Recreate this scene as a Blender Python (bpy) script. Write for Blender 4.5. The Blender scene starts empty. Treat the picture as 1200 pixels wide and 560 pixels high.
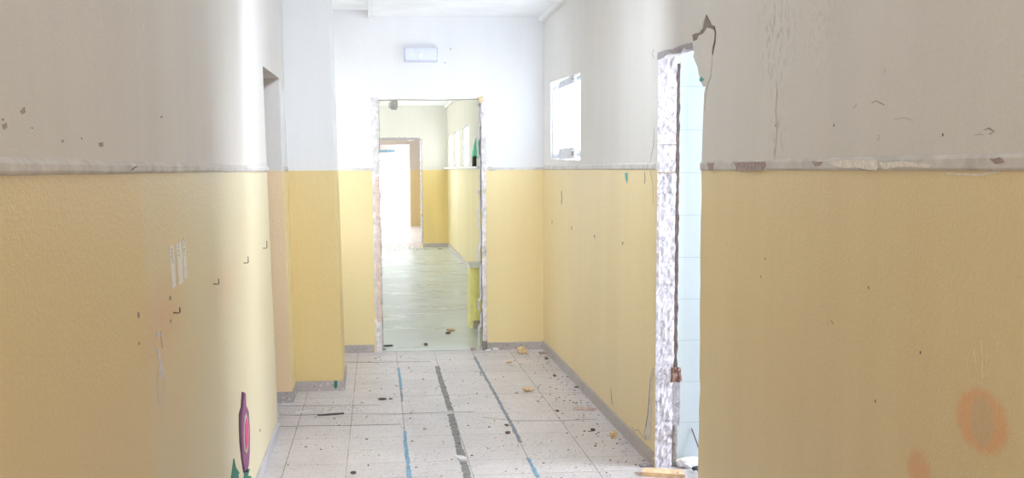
import bpy, bmesh, math, random
from mathutils import Matrix, Vector, noise
random.seed(7)
C = bpy.context.scene.collection
XR, XL, YF = 1.329, -.578, 9.84        # right wall, left wall, cross wall (metres)
ZD, ZC = 1.449, 2.636                  # paint line, ceiling
Y2, Y3 = 23.35, 32.2

# ---------------------------------------------------------------- materials
def new_mat(name):
    m = bpy.data.materials.new(name); m.use_nodes = True
    nt = m.node_tree; b = nt.nodes['Principled BSDF']
    return m, nt, b
def N(nt, t, **kw):
    n = nt.nodes.new(t)
    for k, v in kw.items():
        if hasattr(n, k) and not k[0].isupper(): setattr(n, k, v)
        else: n.inputs[k.replace('_', ' ')].default_value = v
    return n
def L(nt, a, b): nt.links.new(a, b)
def math_n(nt, op, a, b=None, c=None, clamp=False):
    n = nt.nodes.new('ShaderNodeMath'); n.operation = op; n.use_clamp = clamp
    for i, v in enumerate((a, b, c)):
        if v is None: continue
        if isinstance(v, (int, float)): n.inputs[i].default_value = v
        else: L(nt, v, n.inputs[i])
    return n.outputs[0]
def mixc(nt, fac, a, b, mode='MIX'):
    n = nt.nodes.new('ShaderNodeMix'); n.data_type = 'RGBA'; n.blend_type = mode
    for s, v in ((n.inputs[0], fac), (n.inputs[6], a), (n.inputs[7], b)):
        if isinstance(v, (int, float)): s.default_value = v
        elif isinstance(v, tuple): s.default_value = (*v, 1) if len(v) == 3 else v
        else: L(nt, v, s)
    return n.outputs[2]
def ramp(nt, v, lo, hi):
    n = nt.nodes.new('ShaderNodeMapRange'); n.clamp = True
    n.inputs['From Min'].default_value = lo; n.inputs['From Max'].default_value = hi
    L(nt, v, n.inputs['Value']); return n.outputs[0]
def noise_n(nt, vec, scale, detail=3, rough=.5, sc=None):
    if sc:
        m = nt.nodes.new('ShaderNodeMapping'); m.inputs['Scale'].default_value = sc
        L(nt, vec, m.inputs[0]); vec = m.outputs[0]
    n = N(nt, 'ShaderNodeTexNoise', Scale=scale, Detail=detail, Roughness=rough); L(nt, vec, n.inputs[0])
    return n.outputs['Fac']
def bump(nt, b, h, strength, dist):
    n = nt.nodes.new('ShaderNodeBump'); n.inputs['Strength'].default_value = strength
    n.inputs['Distance'].default_value = dist; L(nt, h, n.inputs['Height']); L(nt, n.outputs[0], b.inputs['Normal'])

def simple(name, col, rough=.7, var=.12, scale=30, bmp=.3, metal=0, bd=.003):
    m, nt, b = new_mat(name)
    tc = nt.nodes.new('ShaderNodeTexCoord'); v = tc.outputs['Object']
    n = noise_n(nt, v, scale, 4, .6)
    dark = tuple(c * (1 - var * 2) for c in col); lite = tuple(min(1, c * (1 + var)) for c in col)
    L(nt, mixc(nt, ramp(nt, n, .3, .7), dark, lite), b.inputs['Base Color'])
    b.inputs['Roughness'].default_value = rough; b.inputs['Metallic'].default_value = metal
    if bmp: bump(nt, b, n, bmp, bd)
    return m

def wall_paint(name, up, lo, lo2=None, seed=0.0, seamY=None, dirt=.35, stains=(), pale=None):
    m, nt, b = new_mat(name)
    tc = nt.nodes.new('ShaderNodeTexCoord')
    mp = nt.nodes.new('ShaderNodeMapping'); mp.inputs['Location'].default_value = (seed, seed * 1.3, 0)
    L(nt, tc.outputs['Object'], mp.inputs[0]); v = mp.outputs[0]
    sep = nt.nodes.new('ShaderNodeSeparateXYZ'); L(nt, tc.outputs['Object'], sep.inputs[0])
    z = sep.outputs[2]
    edge = noise_n(nt, v, 14, 5, .7)
    zz = math_n(nt, 'ADD', z, math_n(nt, 'MULTIPLY', math_n(nt, 'SUBTRACT', edge, .5), .012))
    isup = ramp(nt, zz, ZD - .001, ZD + .001)
    big = noise_n(nt, v, 1.1, 4, .55)
    streak = noise_n(nt, v, 3.0, 4, .6, (1, 1, .12))
    fine = noise_n(nt, v, 260, 2, .5)
    med = noise_n(nt, v, 38, 4, .65)
    # lower paint
    l2 = lo2 or tuple(c * .86 for c in lo)
    lowc = mixc(nt, ramp(nt, streak, .32, .68), lo, l2)
    if seamY is not None:
        sy = math_n(nt, 'ADD', sep.outputs[1], math_n(nt, 'MULTIPLY', math_n(nt, 'SUBTRACT', edge, .5), .10))
        lowc = mixc(nt, math_n(nt, 'MULTIPLY', math_n(nt, 'SUBTRACT', 1.0, ramp(nt, sy, seamY - .06, seamY + .06)), .75), lowc, tuple(c * k for c, k in zip(lo, (1.0, .93, .74))))
    lowc = mixc(nt, math_n(nt, 'MULTIPLY', ramp(nt, big, .52, .75), .30), lowc, tuple(c * k for c, k in zip(lo, (1.0, .86, .72))))
    # upper paint
    upc = mixc(nt, math_n(nt, 'MULTIPLY', ramp(nt, streak, .35, .7), .8), up, tuple(c * .93 for c in up))
    upc = mixc(nt, math_n(nt, 'MULTIPLY', ramp(nt, big, .55, .8), dirt), upc, tuple(c * k for c, k in zip(up, (.86, .82, .74))))
    if pale:  # lower paint turned paler, standing in for the doorway's band of light
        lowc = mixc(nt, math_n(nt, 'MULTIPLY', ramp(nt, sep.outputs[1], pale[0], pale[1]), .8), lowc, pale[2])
    col = mixc(nt, isup, lowc, upc)
    for a, b2, scol, scale, lo_, hi_, strength, power, zs in stains:
        cy, cz, ry, rz = (a[1] + b2[1]) / 2, (a[2] + b2[2]) / 2, abs(b2[1] - a[1]) / 2, abs(b2[2] - a[2]) / 2
        dy = math_n(nt, 'DIVIDE', math_n(nt, 'SUBTRACT', sep.outputs[1], cy), ry); dz = math_n(nt, 'DIVIDE', math_n(nt, 'SUBTRACT', z, cz), rz)
        rr = math_n(nt, 'SQRT', math_n(nt, 'ADD', math_n(nt, 'MULTIPLY', dy, dy), math_n(nt, 'MULTIPLY', dz, dz)))
        n1 = noise_n(nt, v, scale, 5, .65, (1, 1, zs)); rr = math_n(nt, 'ADD', rr, math_n(nt, 'MULTIPLY', math_n(nt, 'SUBTRACT', n1, .5), .35))
        msk = math_n(nt, 'MULTIPLY', math_n(nt, 'SUBTRACT', 1.0, ramp(nt, rr, 1 - power, 1.0)), ramp(nt, n1, lo_, hi_))
        col = mixc(nt, math_n(nt, 'MULTIPLY', msk, strength), col, scol)
    # little nicks and specks
    spk = noise_n(nt, v, 17, 5, .75)
    col = mixc(nt, math_n(nt, 'MULTIPLY', ramp(nt, spk, .73, .76), .45), col, (.25, .2, .17))
    col = mixc(nt, math_n(nt, 'MULTIPLY', ramp(nt, fine, .3, .7), .14), col, (.38, .33, .27))
    L(nt, col, b.inputs['Base Color'])
    L(nt, math_n(nt, 'ADD', math_n(nt, 'MULTIPLY', isup, .36), .42), b.inputs['Roughness'])
    h = math_n(nt, 'ADD', math_n(nt, 'MULTIPLY', fine, .5), math_n(nt, 'MULTIPLY', med, 1.0))
    peel = noise_n(nt, v, 110, 3, .55)
    h = math_n(nt, 'ADD', h, math_n(nt, 'MULTIPLY', peel, math_n(nt, 'SUBTRACT', 1.4, isup)))
    bump(nt, b, h, .55, .0035)
    return m

UP = (.76, .745, .725); UPB = (.82, .83, .85); LO = (.82, .62, .285)
M = {}
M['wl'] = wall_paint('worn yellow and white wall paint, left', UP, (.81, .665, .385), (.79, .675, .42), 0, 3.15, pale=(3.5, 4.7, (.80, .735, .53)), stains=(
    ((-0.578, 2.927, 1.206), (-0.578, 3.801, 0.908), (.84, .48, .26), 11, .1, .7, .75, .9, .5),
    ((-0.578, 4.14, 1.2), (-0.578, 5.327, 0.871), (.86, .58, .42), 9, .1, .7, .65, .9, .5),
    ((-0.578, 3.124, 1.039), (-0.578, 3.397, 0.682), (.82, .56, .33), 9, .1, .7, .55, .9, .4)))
M['wr'] = wall_paint('worn yellow and white wall paint, right', UP, (.84, .685, .385), (.80, .64, .35), 5.2, stains=(
    ((1.329, 2.695, 0.971), (1.329, 2.425, 0.81), (.86, .46, .20), 30, .02, .3, .85, .25, 1),
    ((1.329, 2.623, 0.959), (1.329, 2.492, 0.824), (.72, .53, .30), 30, .0, .2, .9, .35, 1),
    ((1.329, 2.943, 0.766), (1.329, 2.785, 0.64), (.82, .44, .20), 26, .1, .5, .8, .4, 1),
    ((1.329, 4.317, 2.21), (1.329, 3.789, 1.615), (.25, .22, .20), 42, .52, .66, .60, .9, .6),
    ((1.329, 4.153, 1.674), (1.329, 3.902, 1.401), (.25, .22, .20), 42, .54, .66, .60, .8, .6),
    ((1.329, 3.948, 2.094), (1.329, 3.372, 1.656), (.34, .31, .29), 60, .50, .70, .35, .9, .8),
    ((1.329, 2.891, 1.172), (1.329, 2.39, 1.022), (.86, .74, .44), 12, .45, .8, .3, .9, .5),
    ((1.329, 8.069, 2.695), (1.329, 6.646, 1.943), (.74, .58, .40), 8, .35, .7, .35, .9, .5)))
M['wf'] = wall_paint('yellow and white wall paint, cross wall', UPB, (.86, .73, .40), (.84, .69, .36), 9.1, dirt=.1)
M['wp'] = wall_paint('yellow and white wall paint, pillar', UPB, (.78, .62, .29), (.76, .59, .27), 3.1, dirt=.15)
M['wj'] = wall_paint('peach paint of the reveal', (.80, .77, .76), (.92, .71, .45), (.90, .68, .42), 2.1)
M['w2'] = wall_paint('yellow and white wall paint, second corridor', (.76, .74, .68), (.84, .66, .27), None, 12.3)
M['w2r'] = wall_paint('cream and olive yellow paint', (.68, .655, .565), (.66, .57, .29), None, 22.3)
M['w3'] = wall_paint('tan paint, third wall', (.50, .45, .40), (.62, .48, .24), None, 15.3)  # backlit shade put into the wall colour
M['ceil'] = simple('ceiling white paint', (.86, .87, .88), .85, .04, 3, .1)
M['white'] = simple('white plastic', (.82, .82, .82), .5, .04, 20, .05)
M['rail'] = simple('painted rail', (.66, .64, .625), .7, .10, 14, .5)
M['bone'] = simple('bare plaster', (.78, .75, .76), .9, .16, 22, .8, bd=.006)

def plaster_rough(name, base=(.73, .70, .77), br=(.34, .25, .20)):
    m, nt, b = new_mat(name)
    v = nt.nodes.new('ShaderNodeTexCoord').outputs['Object']
    a = noise_n(nt, v, 24, 6, .7); c = noise_n(nt, v, 55, 5, .7, (1, 1, .5)); d = noise_n(nt, v, 9, 4, .6)
    col = mixc(nt, ramp(nt, a, .42, .6), tuple(x * .86 for x in base), base)
    col = mixc(nt, math_n(nt, 'MULTIPLY', ramp(nt, c, .58, .66), .75), col, tuple((x + y) / 2 * .9 for x, y in zip(base, br)))
    col = mixc(nt, math_n(nt, 'MULTIPLY', ramp(nt, d, .60, .70), .6), col, br)
    vo = nt.nodes.new('ShaderNodeTexVoronoi'); vo.feature = 'DISTANCE_TO_EDGE'; vo.inputs['Scale'].default_value = 8
    wv = nt.nodes.new('ShaderNodeVectorMath'); wv.operation = 'MULTIPLY_ADD'
    nz = N(nt, 'ShaderNodeTexNoise', Scale=14, Detail=4); L(nt, v, nz.inputs[0]); L(nt, nz.outputs['Color'], wv.inputs[0]); wv.inputs[1].default_value = (.28, .28, .28); L(nt, v, wv.inputs[2]); L(nt, wv.outputs[0], vo.inputs[0])
    crack = math_n(nt, 'SUBTRACT', 1.0, ramp(nt, vo.outputs['Distance'], .004, .035))
    col = mixc(nt, math_n(nt, 'MULTIPLY', math_n(nt, 'MULTIPLY', crack, ramp(nt, d, .48, .62)), .45), col, tuple(x * .45 for x in br))
    L(nt, col, b.inputs['Base Color']); b.inputs['Roughness'].default_value = .95
    bump(nt, b, math_n(nt, 'SUBTRACT', math_n(nt, 'ADD', a, c), crack), .7, .005)
    return m
M['rough'] = plaster_rough('broken plaster')
M['rough2'] = plaster_rough('grey mortar', (.46, .43, .46), (.33, .28, .27))
M['brick'] = plaster_rough('broken brick', (.30, .18, .15), (.14, .08, .07))
M['pink'] = plaster_rough('pink plaster', (.86, .68, .60), (.80, .60, .48))
M['gap'] = simple('dark gap', (.16, .12, .11), .9, .2, 40, .5)
M['mortargrey'] = simple('torn grey mortar', (.30, .265, .25), .95, .18, 60, 1)
M['flap'] = simple('bare grey plaster strip', (.66, .60, .53), .9, .1, 25, .4)

def terrazzo(name, base, sp1, sp2, scale=70, rough=.45, tiles=False):
    m, nt, b = new_mat(name)
    tc = nt.nodes.new('ShaderNodeTexCoord'); v = tc.outputs['Object']
    vo = N(nt, 'ShaderNodeTexVoronoi', Scale=scale); L(nt, v, vo.inputs[0])
    hsv = nt.nodes.new('ShaderNodeSeparateColor'); L(nt, vo.outputs['Color'], hsv.inputs[0])
    near = math_n(nt, 'LESS_THAN', vo.outputs['Distance'], .34)
    chip = math_n(nt, 'MULTIPLY', near, math_n(nt, 'GREATER_THAN', hsv.outputs[0], .72))
    chip2 = math_n(nt, 'MULTIPLY', near, math_n(nt, 'LESS_THAN', hsv.outputs[1], .12))
    big = noise_n(nt, v, 2.2, 5, .6); grime = noise_n(nt, v, 9, 6, .7)
    col = mixc(nt, ramp(nt, big, .35, .7), base, tuple(c * .84 for c in base))
    col = mixc(nt, math_n(nt, 'MULTIPLY', ramp(nt, grime, .55, .75), .35), col, tuple(c * k for c, k in zip(base, (.66, .6, .55))))
    col = mixc(nt, math_n(nt, 'MULTIPLY', chip, .55), col, sp1)
    col = mixc(nt, math_n(nt, 'MULTIPLY', chip2, .8), col, sp2)
    mot = noise_n(nt, v, 120 if not tiles else 60, 4, .75)
    col = mixc(nt, math_n(nt, 'MULTIPLY', ramp(nt, mot, .50, .66), .55 if not tiles else .45), col, tuple(c * k for c, k in zip(base, (.50, .44, .42))))
    if tiles:
        sep = nt.nodes.new('ShaderNodeSeparateXYZ'); L(nt, v, sep.inputs[0])
        wob = math_n(nt, 'MULTIPLY', math_n(nt, 'SUBTRACT', noise_n(nt, v, 25, 3), .5), .004)
        masks = []; cell = []
        for ax, off in ((0, .12985), (1, 7.2527)):
            s = math_n(nt, 'DIVIDE', math_n(nt, 'SUBTRACT', math_n(nt, 'ADD', sep.outputs[ax], wob), off - 30.341), .30341)
            fr = math_n(nt, 'FRACT', s); cell.append(math_n(nt, 'FLOOR', s))
            d = math_n(nt, 'MINIMUM', fr, math_n(nt, 'SUBTRACT', 1.0, fr))
            w = .0085 if ax == 0 else .017
            mq = math_n(nt, 'SUBTRACT', 1.0, ramp(nt, d, w * .55, w))
            if ax == 1:
                w2 = nt.nodes.new('ShaderNodeTexWhiteNoise'); w2.noise_dimensions = '1D'; L(nt, math_n(nt, 'FLOOR', math_n(nt, 'ADD', s, .5)), w2.inputs['W'])
                mq = math_n(nt, 'MULTIPLY', mq, math_n(nt, 'ADD', math_n(nt, 'MULTIPLY', w2.outputs['Value'], .75), .2))
            masks.append(mq)
        mk = math_n(nt, 'MAXIMUM', masks[0], masks[1])
        comb = nt.nodes.new('ShaderNodeCombineXYZ'); L(nt, cell[0], comb.inputs[0]); L(nt, cell[1], comb.inputs[1])
        wn = nt.nodes.new('ShaderNodeTexWhiteNoise'); L(nt, comb.outputs[0], wn.inputs[0])
        col = mixc(nt, math_n(nt, 'MULTIPLY', wn.outputs['Value'], .22), col, tuple(c * .62 for c in base))
        col = mixc(nt, math_n(nt, 'MULTIPLY', mk, ramp(nt, noise_n(nt, v, 3, 3), .2, .5)), col, (.20, .18, .18))
        bump(nt, b, math_n(nt, 'SUBTRACT', 1.0, mk), .5, .002)
    L(nt, col, b.inputs['Base Color'])
    L(nt, math_n(nt, 'ADD', math_n(nt, 'MULTIPLY', grime, .3), rough - .1), b.inputs['Roughness'])
    return m
M['floor'] = terrazzo('terrazzo floor tiles', (.70, .675, .71), (.47, .40, .37), (.16, .14, .14), 75, .34, True)
M['skirt'] = terrazzo('grey terrazzo skirting', (.50, .46, .45), (.22, .18, .17), (.72, .68, .66), 48, .5)
M['skirtL'] = terrazzo('pale skirting', (.60, .60, .66), (.45, .43, .46), (.72, .7, .7), 90, .5)
M['skirtT'] = terrazzo('coarse terrazzo block', (.50, .45, .38), (.12, .09, .08), (.75, .7, .62), 45, .5)

def vinyl():
    m, nt, b = new_mat('smooth grey green floor')
    v = nt.nodes.new('ShaderNodeTexCoord').outputs['Object']
    s = noise_n(nt, v, 1.6, 5, .6, (.35, 1.3, 1)); g = noise_n(nt, v, 14, 5, .7)
    col = mixc(nt, ramp(nt, s, .35, .65), (.44, .50, .49), (.60, .66, .65))
    col = mixc(nt, math_n(nt, 'MULTIPLY', ramp(nt, g, .6, .75), .3), col, (.3, .3, .27))
    L(nt, col, b.inputs['Base Color'])
    L(nt, math_n(nt, 'ADD', math_n(nt, 'MULTIPLY', s, .35), .13), b.inputs['Roughness'])
    bump(nt, b, s, .25, .01)
    return m
M['vinyl'] = vinyl()
def tilemat():
    m, nt, b = new_mat('pale blue glazed wall tiles')
    v = nt.nodes.new('ShaderNodeTexCoord').outputs['Object']
    sep = nt.nodes.new('ShaderNodeSeparateXYZ'); L(nt, v, sep.inputs[0])
    ms = []
    for ax, off, w in ((2, 0., .008), (0, 1.487 - 2.045, .006)):
        fr = math_n(nt, 'FRACT', math_n(nt, 'DIVIDE', math_n(nt, 'SUBTRACT', sep.outputs[ax], off - 2.045), .2045))
        d = math_n(nt, 'MINIMUM', fr, math_n(nt, 'SUBTRACT', 1.0, fr)); ms.append(math_n(nt, 'SUBTRACT', 1.0, ramp(nt, d, w * .5, w)))
    mk = math_n(nt, 'MAXIMUM', ms[0], math_n(nt, 'MULTIPLY', ms[1], .25))
    col = mixc(nt, ramp(nt, noise_n(nt, v, 2.5, 3), .3, .7), (.45, .515, .575), (.48, .545, .605))
    col = mixc(nt, math_n(nt, 'MULTIPLY', mk, .6), col, (.24, .27, .30))
    L(nt, col, b.inputs['Base Color']); b.inputs['Roughness'].default_value = .22
    bump(nt, b, math_n(nt, 'SUBTRACT', 1.0, mk), .4, .001)
    return m
M['tile'] = tilemat()
def glass():
    m, nt, b = new_mat('window glass')
    nt.nodes.remove(b)
    t = nt.nodes.new('ShaderNodeBsdfTransparent'); g = nt.nodes.new('ShaderNodeBsdfGlossy'); g.inputs['Roughness'].default_value = .05
    t.inputs[0].default_value = (.96, .98, 1, 1)
    x = nt.nodes.new('ShaderNodeMixShader'); x.inputs[0].default_value = .06
    L(nt, t.outputs[0], x.inputs[1]); L(nt, g.outputs[0], x.inputs[2]); L(nt, x.outputs[0], nt.nodes['Material Output'].inputs[0])
    return m
M['glass'] = glass()
def frost():
    m, nt, b = new_mat('frosted white pane'); nt.nodes.remove(b)
    v = nt.nodes.new('ShaderNodeTexCoord').outputs['Object']
    t = nt.nodes.new('ShaderNodeBsdfTranslucent'); d = nt.nodes.new('ShaderNodeBsdfDiffuse')
    L(nt, mixc(nt, noise_n(nt, v, 4, 2), (.90, .94, .98), (.97, .98, 1)), t.inputs[0]); d.inputs[0].default_value = (.9, .93, .96, 1)
    x = nt.nodes.new('ShaderNodeMixShader'); x.inputs[0].default_value = .2
    L(nt, t.outputs[0], x.inputs[1]); L(nt, d.outputs[0], x.inputs[2]); L(nt, x.outputs[0], nt.nodes['Material Output'].inputs[0])
    return m
M['frost'] = frost()
M['scratch'] = simple('dark scratch', (.17, .14, .13), .9, .2, 80, 0)
M['scratchsoft'] = simple('grey scratch', (.42, .38, .35), .9, .2, 80, 0)
M['chalk'] = simple('pale lavender scrape', (.80, .76, .78), .8, .12, 60, .2)
M['drip'] = simple('pale yellow drip', (.88, .78, .52), .6, .08, 60, .1)
M['palechip'] = simple('pale chip', (.86, .82, .76), .8, .1, 60, .2)
M['mauve'] = simple('mauve bare patch', (.42, .34, .33), .8, .15, 50, .3)
M['teal'] = simple('teal paint spot', (.10, .42, .40), .6, .15, 50, .1)
M['paper'] = simple('torn paper strip', (.95, .91, .85), .85, .1, 90, .3)
M['ink'] = simple('faded print', (.52, .48, .47), .85, .1, 90, 0)
M['purple'] = simple('purple flower paint', (.30, .09, .24), .6, .15, 40, .1)
M['petalshade'] = simple('dark plum painted shadow', (.10, .03, .09), .6, .1, 40, .1)
M['pinkp'] = simple('bright pink paint', (.78, .08, .28), .6, .1, 40, .1)
M['greenp'] = simple('grey green paint', (.52, .56, .42), .6, .1, 40, .1)
M['leaf'] = simple('teal green leaf paint', (.02, .22, .17), .6, .15, 40, .1)
M['blue'] = simple('blue floor tape', (.20, .40, .58), .6, .22, 28, .3)
M['bluegrey'] = simple('blue grey floor tape', (.24, .29, .36), .6, .2, 28, .3)
M['greytape'] = simple('grey floor tape', (.25, .25, .26), .6, .22, 22, .4)
M['wood'] = simple('raw splintered wood', (.80, .55, .33), .8, .15, 26, .6)
M['beige'] = simple('yellow beige rubble', (.80, .60, .36), .9, .2, 40, 1)
M['whiter'] = simple('white plaster rubble', (.76, .75, .78), .9, .1, 30, 1)
M['brown'] = simple('brown rubble', (.22, .14, .10), .9, .2, 40, 1)
M['mauver'] = simple('dusty pink rubble', (.55, .42, .38), .9, .2, 40, 1)
M['darkr'] = simple('dark grey flake', (.10, .09, .09), .9, .2, 40, .5)
M['black'] = simple('black rubber', (.012, .012, .014), .4, .1, 40, .1)
M['bottle'] = simple('black bottle glass', (.02, .025, .025), .12, .1, 20, 0)
M['green'] = simple('mint green cloth', (.32, .92, .70), .8, .12, 20, .4)
M['wire'] = simple('rusty wire', (.17, .12, .10), .6, .3, 80, .3, .5)
M['lamp'] = simple('lilac translucent plastic', (.60, .63, .80), .35, .05, 10, 0)
M['lampbody'] = simple('grey plastic housing', (.66, .67, .76), .5, .05, 10, 0)
M['greyplastic'] = simple('grey plastic', (.38, .37, .37), .5, .1, 10, 0)
M['low'] = simple('lime yellow paint', (.92, .88, .36), .6, .08, 12, .3)
M['sign'] = simple('white sign board', (.9, .9, .92), .6, .03, 10, 0)
M['signblue'] = simple('blue sign lettering', (.05, .42, .68), .6, .05, 10, 0)
mm, nt_, b_ = new_mat('indicator light'); b_.inputs['Base Color'].default_value = (.4, 1, .9, 1)
b_.inputs['Emission Color'].default_value = (.55, 1, .95, 1); b_.inputs['Emission Strength'].default_value = 2.0; M['led'] = mm

# ---------------------------------------------------------------- mesh helpers
def obj(name, bm, mat, parent=None, loc=None, smooth=False):
    me = bpy.data.meshes.new(name); bm.normal_update(); bm.to_mesh(me); bm.free()
    if smooth:
        for p in me.polygons: p.use_smooth = True
    me.materials.append(M[mat] if isinstance(mat, str) else mat)
    o = bpy.data.objects.new(name, me); C.objects.link(o)
    if loc: o.location = loc
    if parent: o.parent = parent
    return o
def tag(o, label, cat, group=None):
    o['label'] = label; o['category'] = cat
    if group: o['group'] = group
    return o
def struct(o, label=None):
    o['kind'] = 'structure'
    if label: o['label'] = label
    return o
def empty(name, loc, label, cat, group=None):
    o = bpy.data.objects.new(name, None); C.objects.link(o); o.location = loc; o.empty_display_size = .05
    return tag(o, label, cat, group)
def add_box(bm, x0, x1, y0, y1, z0, z1):
    r = bmesh.ops.create_cube(bm, size=1)
    for v in r['verts']:
        v.co = Vector((x0 + (v.co.x + .5) * (x1 - x0), y0 + (v.co.y + .5) * (y1 - y0), z0 + (v.co.z + .5) * (z1 - z0)))
    return r['verts']
def box(*a):
    bm = bmesh.new(); add_box(bm, *a); return bm
def bevel(bm, w=.003, seg=2):
    bmesh.ops.bevel(bm, geom=list(bm.edges), offset=w, segments=seg, affect='EDGES', profile=.5, clamp_overlap=True); return bm
def prism(loops, vec):
    """loops of 3D points (outer, then holes) filled and pushed along vec"""
    bm = bmesh.new(); es = []
    for lp in loops:
        vs = [bm.verts.new(p) for p in lp]
        es += [bm.edges.new((vs[i], vs[(i + 1) % len(vs)])) for i in range(len(vs))]
    bmesh.ops.triangle_fill(bm, use_beauty=True, use_dissolve=False, edges=es)
    r = bmesh.ops.extrude_face_region(bm, geom=list(bm.faces))
    bmesh.ops.translate(bm, vec=vec, verts=[g for g in r['geom'] if isinstance(g, bmesh.types.BMVert)])
    bmesh.ops.recalc_face_normals(bm, faces=list(bm.faces))
    return bm
def tube_bm(pts, r, seg=8, bm=None, taper=None):
    bm = bm or bmesh.new(); rings = []
    pts = [Vector(p) for p in pts]
    for i, p in enumerate(pts):
        d = (pts[min(i + 1, len(pts) - 1)] - pts[max(i - 1, 0)]).normalized()
        a = d.orthogonal().normalized(); b = d.cross(a)
        rr = r if taper is None else r * taper[i]
        rings.append([bm.verts.new(p + (a * math.cos(2 * math.pi * k / seg) + b * math.sin(2 * math.pi * k / seg)) * rr) for k in range(seg)])
    for i in range(len(rings) - 1):
        for k in range(seg): bm.faces.new((rings[i][k], rings[i][(k + 1) % seg], rings[i + 1][(k + 1) % seg], rings[i + 1][k]))
    bm.faces.new(rings[0]); bm.faces.new(rings[-1])
    bmesh.ops.recalc_face_normals(bm, faces=list(bm.faces))
    return bm
def lathe(prof, seg=20):
    bm = bmesh.new(); rings = []
    for r, z in prof: rings.append([bm.verts.new((r * math.cos(2 * math.pi * k / seg), r * math.sin(2 * math.pi * k / seg), z)) for k in range(seg)])
    for i in range(len(rings) - 1):
        for k in range(seg): bm.faces.new((rings[i][k], rings[i][(k + 1) % seg], rings[i + 1][(k + 1) % seg], rings[i + 1][k]))
    bm.faces.new(rings[0]); bm.faces.new(rings[-1]); bmesh.ops.recalc_face_normals(bm, faces=list(bm.faces)); return bm
def ragged(pts, amp, step):
    """walk a closed outline and fray it a little, in the plane of the outline"""
    out = []; n = len(pts); P = [Vector(p) for p in pts]
    nrm = (P[1] - P[0]).cross(P[-1] - P[0]).normalized()
    for i in range(n):
        a, b = P[i], P[(i + 1) % n]; k = max(1, int((b - a).length / step)); d = (b - a).normalized(); s = nrm.cross(d)
        for j in range(k):
            t = j / k; out.append(tuple(a.lerp(b, t) + s * random.uniform(-amp, amp) * (1 if j else .4)))
    return out
def inward(surf):  # direction out of a wall face into the corridor
    return {'R': Vector((-1, 0, 0)), 'L': Vector((1, 0, 0)), 'F': Vector((0, 0, 1)), 'B': Vector((0, -1, 0))}[surf]
def patch(name, pts, surf, mat, parent=None, th=.0015, amp=0, step=.02):
    """thin flat piece of paint or paper lying on a surface"""
    p = ragged(pts, amp, step) if amp else pts
    n = inward(surf); bm = prism([[tuple(Vector(q) + n * .0004) for q in p]], n * th)
    return obj(name, bm, mat, parent)
def scratch(name, pts, surf, w, mat, parent):
    n = inward(surf); P = [Vector(p) for p in pts]; a = []; b = []
    for i, p in enumerate(P):
        d = (P[min(i + 1, len(P) - 1)] - P[max(i - 1, 0)]).normalized(); s = n.cross(d)
        k = (.35 + .65 * math.sin(math.pi * (i + .5) / len(P))) * random.uniform(.7, 1.2)
        a.append(tuple(p + s * w * k / 2)); b.append(tuple(p - s * w * k / 2))
    return patch(name, a + b[::-1], surf, mat, parent, .0008)

# ---------------------------------------------------------------- right wall of the first corridor
TW = .106
opening = [(5.00, -.02)]
near_edge = [(1.329, 4.968, 0.208), (1.329, 4.969, 0.299), (1.329, 4.961, 0.375), (1.329, 4.971, 0.446), (1.329, 4.952, 0.54), (1.329, 4.969, 0.592), (1.329, 4.97, 0.736), (1.329, 4.982, 0.878), (1.329, 4.978, 0.985), (1.329, 4.99, 1.091), (1.329, 4.988, 1.232), (1.329, 4.981, 1.338), (1.329, 4.992, 1.435), (1.329, 4.988, 1.512), (1.329, 4.982, 1.615), (1.329, 4.974, 1.701), (1.329, 4.969, 1.752), (1.329, 4.945, 1.779), (1.329, 4.985, 1.783), (1.329, 5.012, 1.797), (1.329, 5.034, 1.817), (1.329, 5.062, 1.84), (1.329, 5.078, 1.866), (1.329, 5.128, 1.898), (1.329, 5.157, 1.918), (1.329, 5.137, 1.933), (1.329, 5.159, 1.949), (1.329, 5.175, 1.974)]
top_edge = [(1.329, 5.233, 1.976), (1.329, 5.291, 1.976), (1.329, 5.352, 1.982), (1.329, 5.413, 1.979), (1.329, 5.491, 1.981), (1.329, 5.572, 1.981), (1.329, 5.673, 1.985), (1.329, 5.795, 1.988)]
far_edge = [(XR, 5.785 + .0138 * z + random.uniform(-.002, .002), z) for z in (1.92, 1.8, 1.68, 1.5, 1.43, 1.3, 1.15, 1.0, .85, .7, .5, .4, .25, .12, .03)]
ol = [near_edge[0]] ; door = [(XR, near_edge[0][1], -.02)] + near_edge + top_edge + far_edge + [(XR, far_edge[-1][1], -.02)]
outer = [(XR, -2.6, -.02)] + door + [(XR, YF, -.02), (XR, YF, 2.72), (XR, -2.6, 2.72)]
winR = [(XR, 8.05, 1.507), (XR, 9.45, 1.530), (XR, 9.45, 2.104), (XR, 8.05, 2.075)]
wall_right = struct(obj('wall_right', prism([outer, winR], Vector((TW, 0, 0))), 'wr'))

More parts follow.
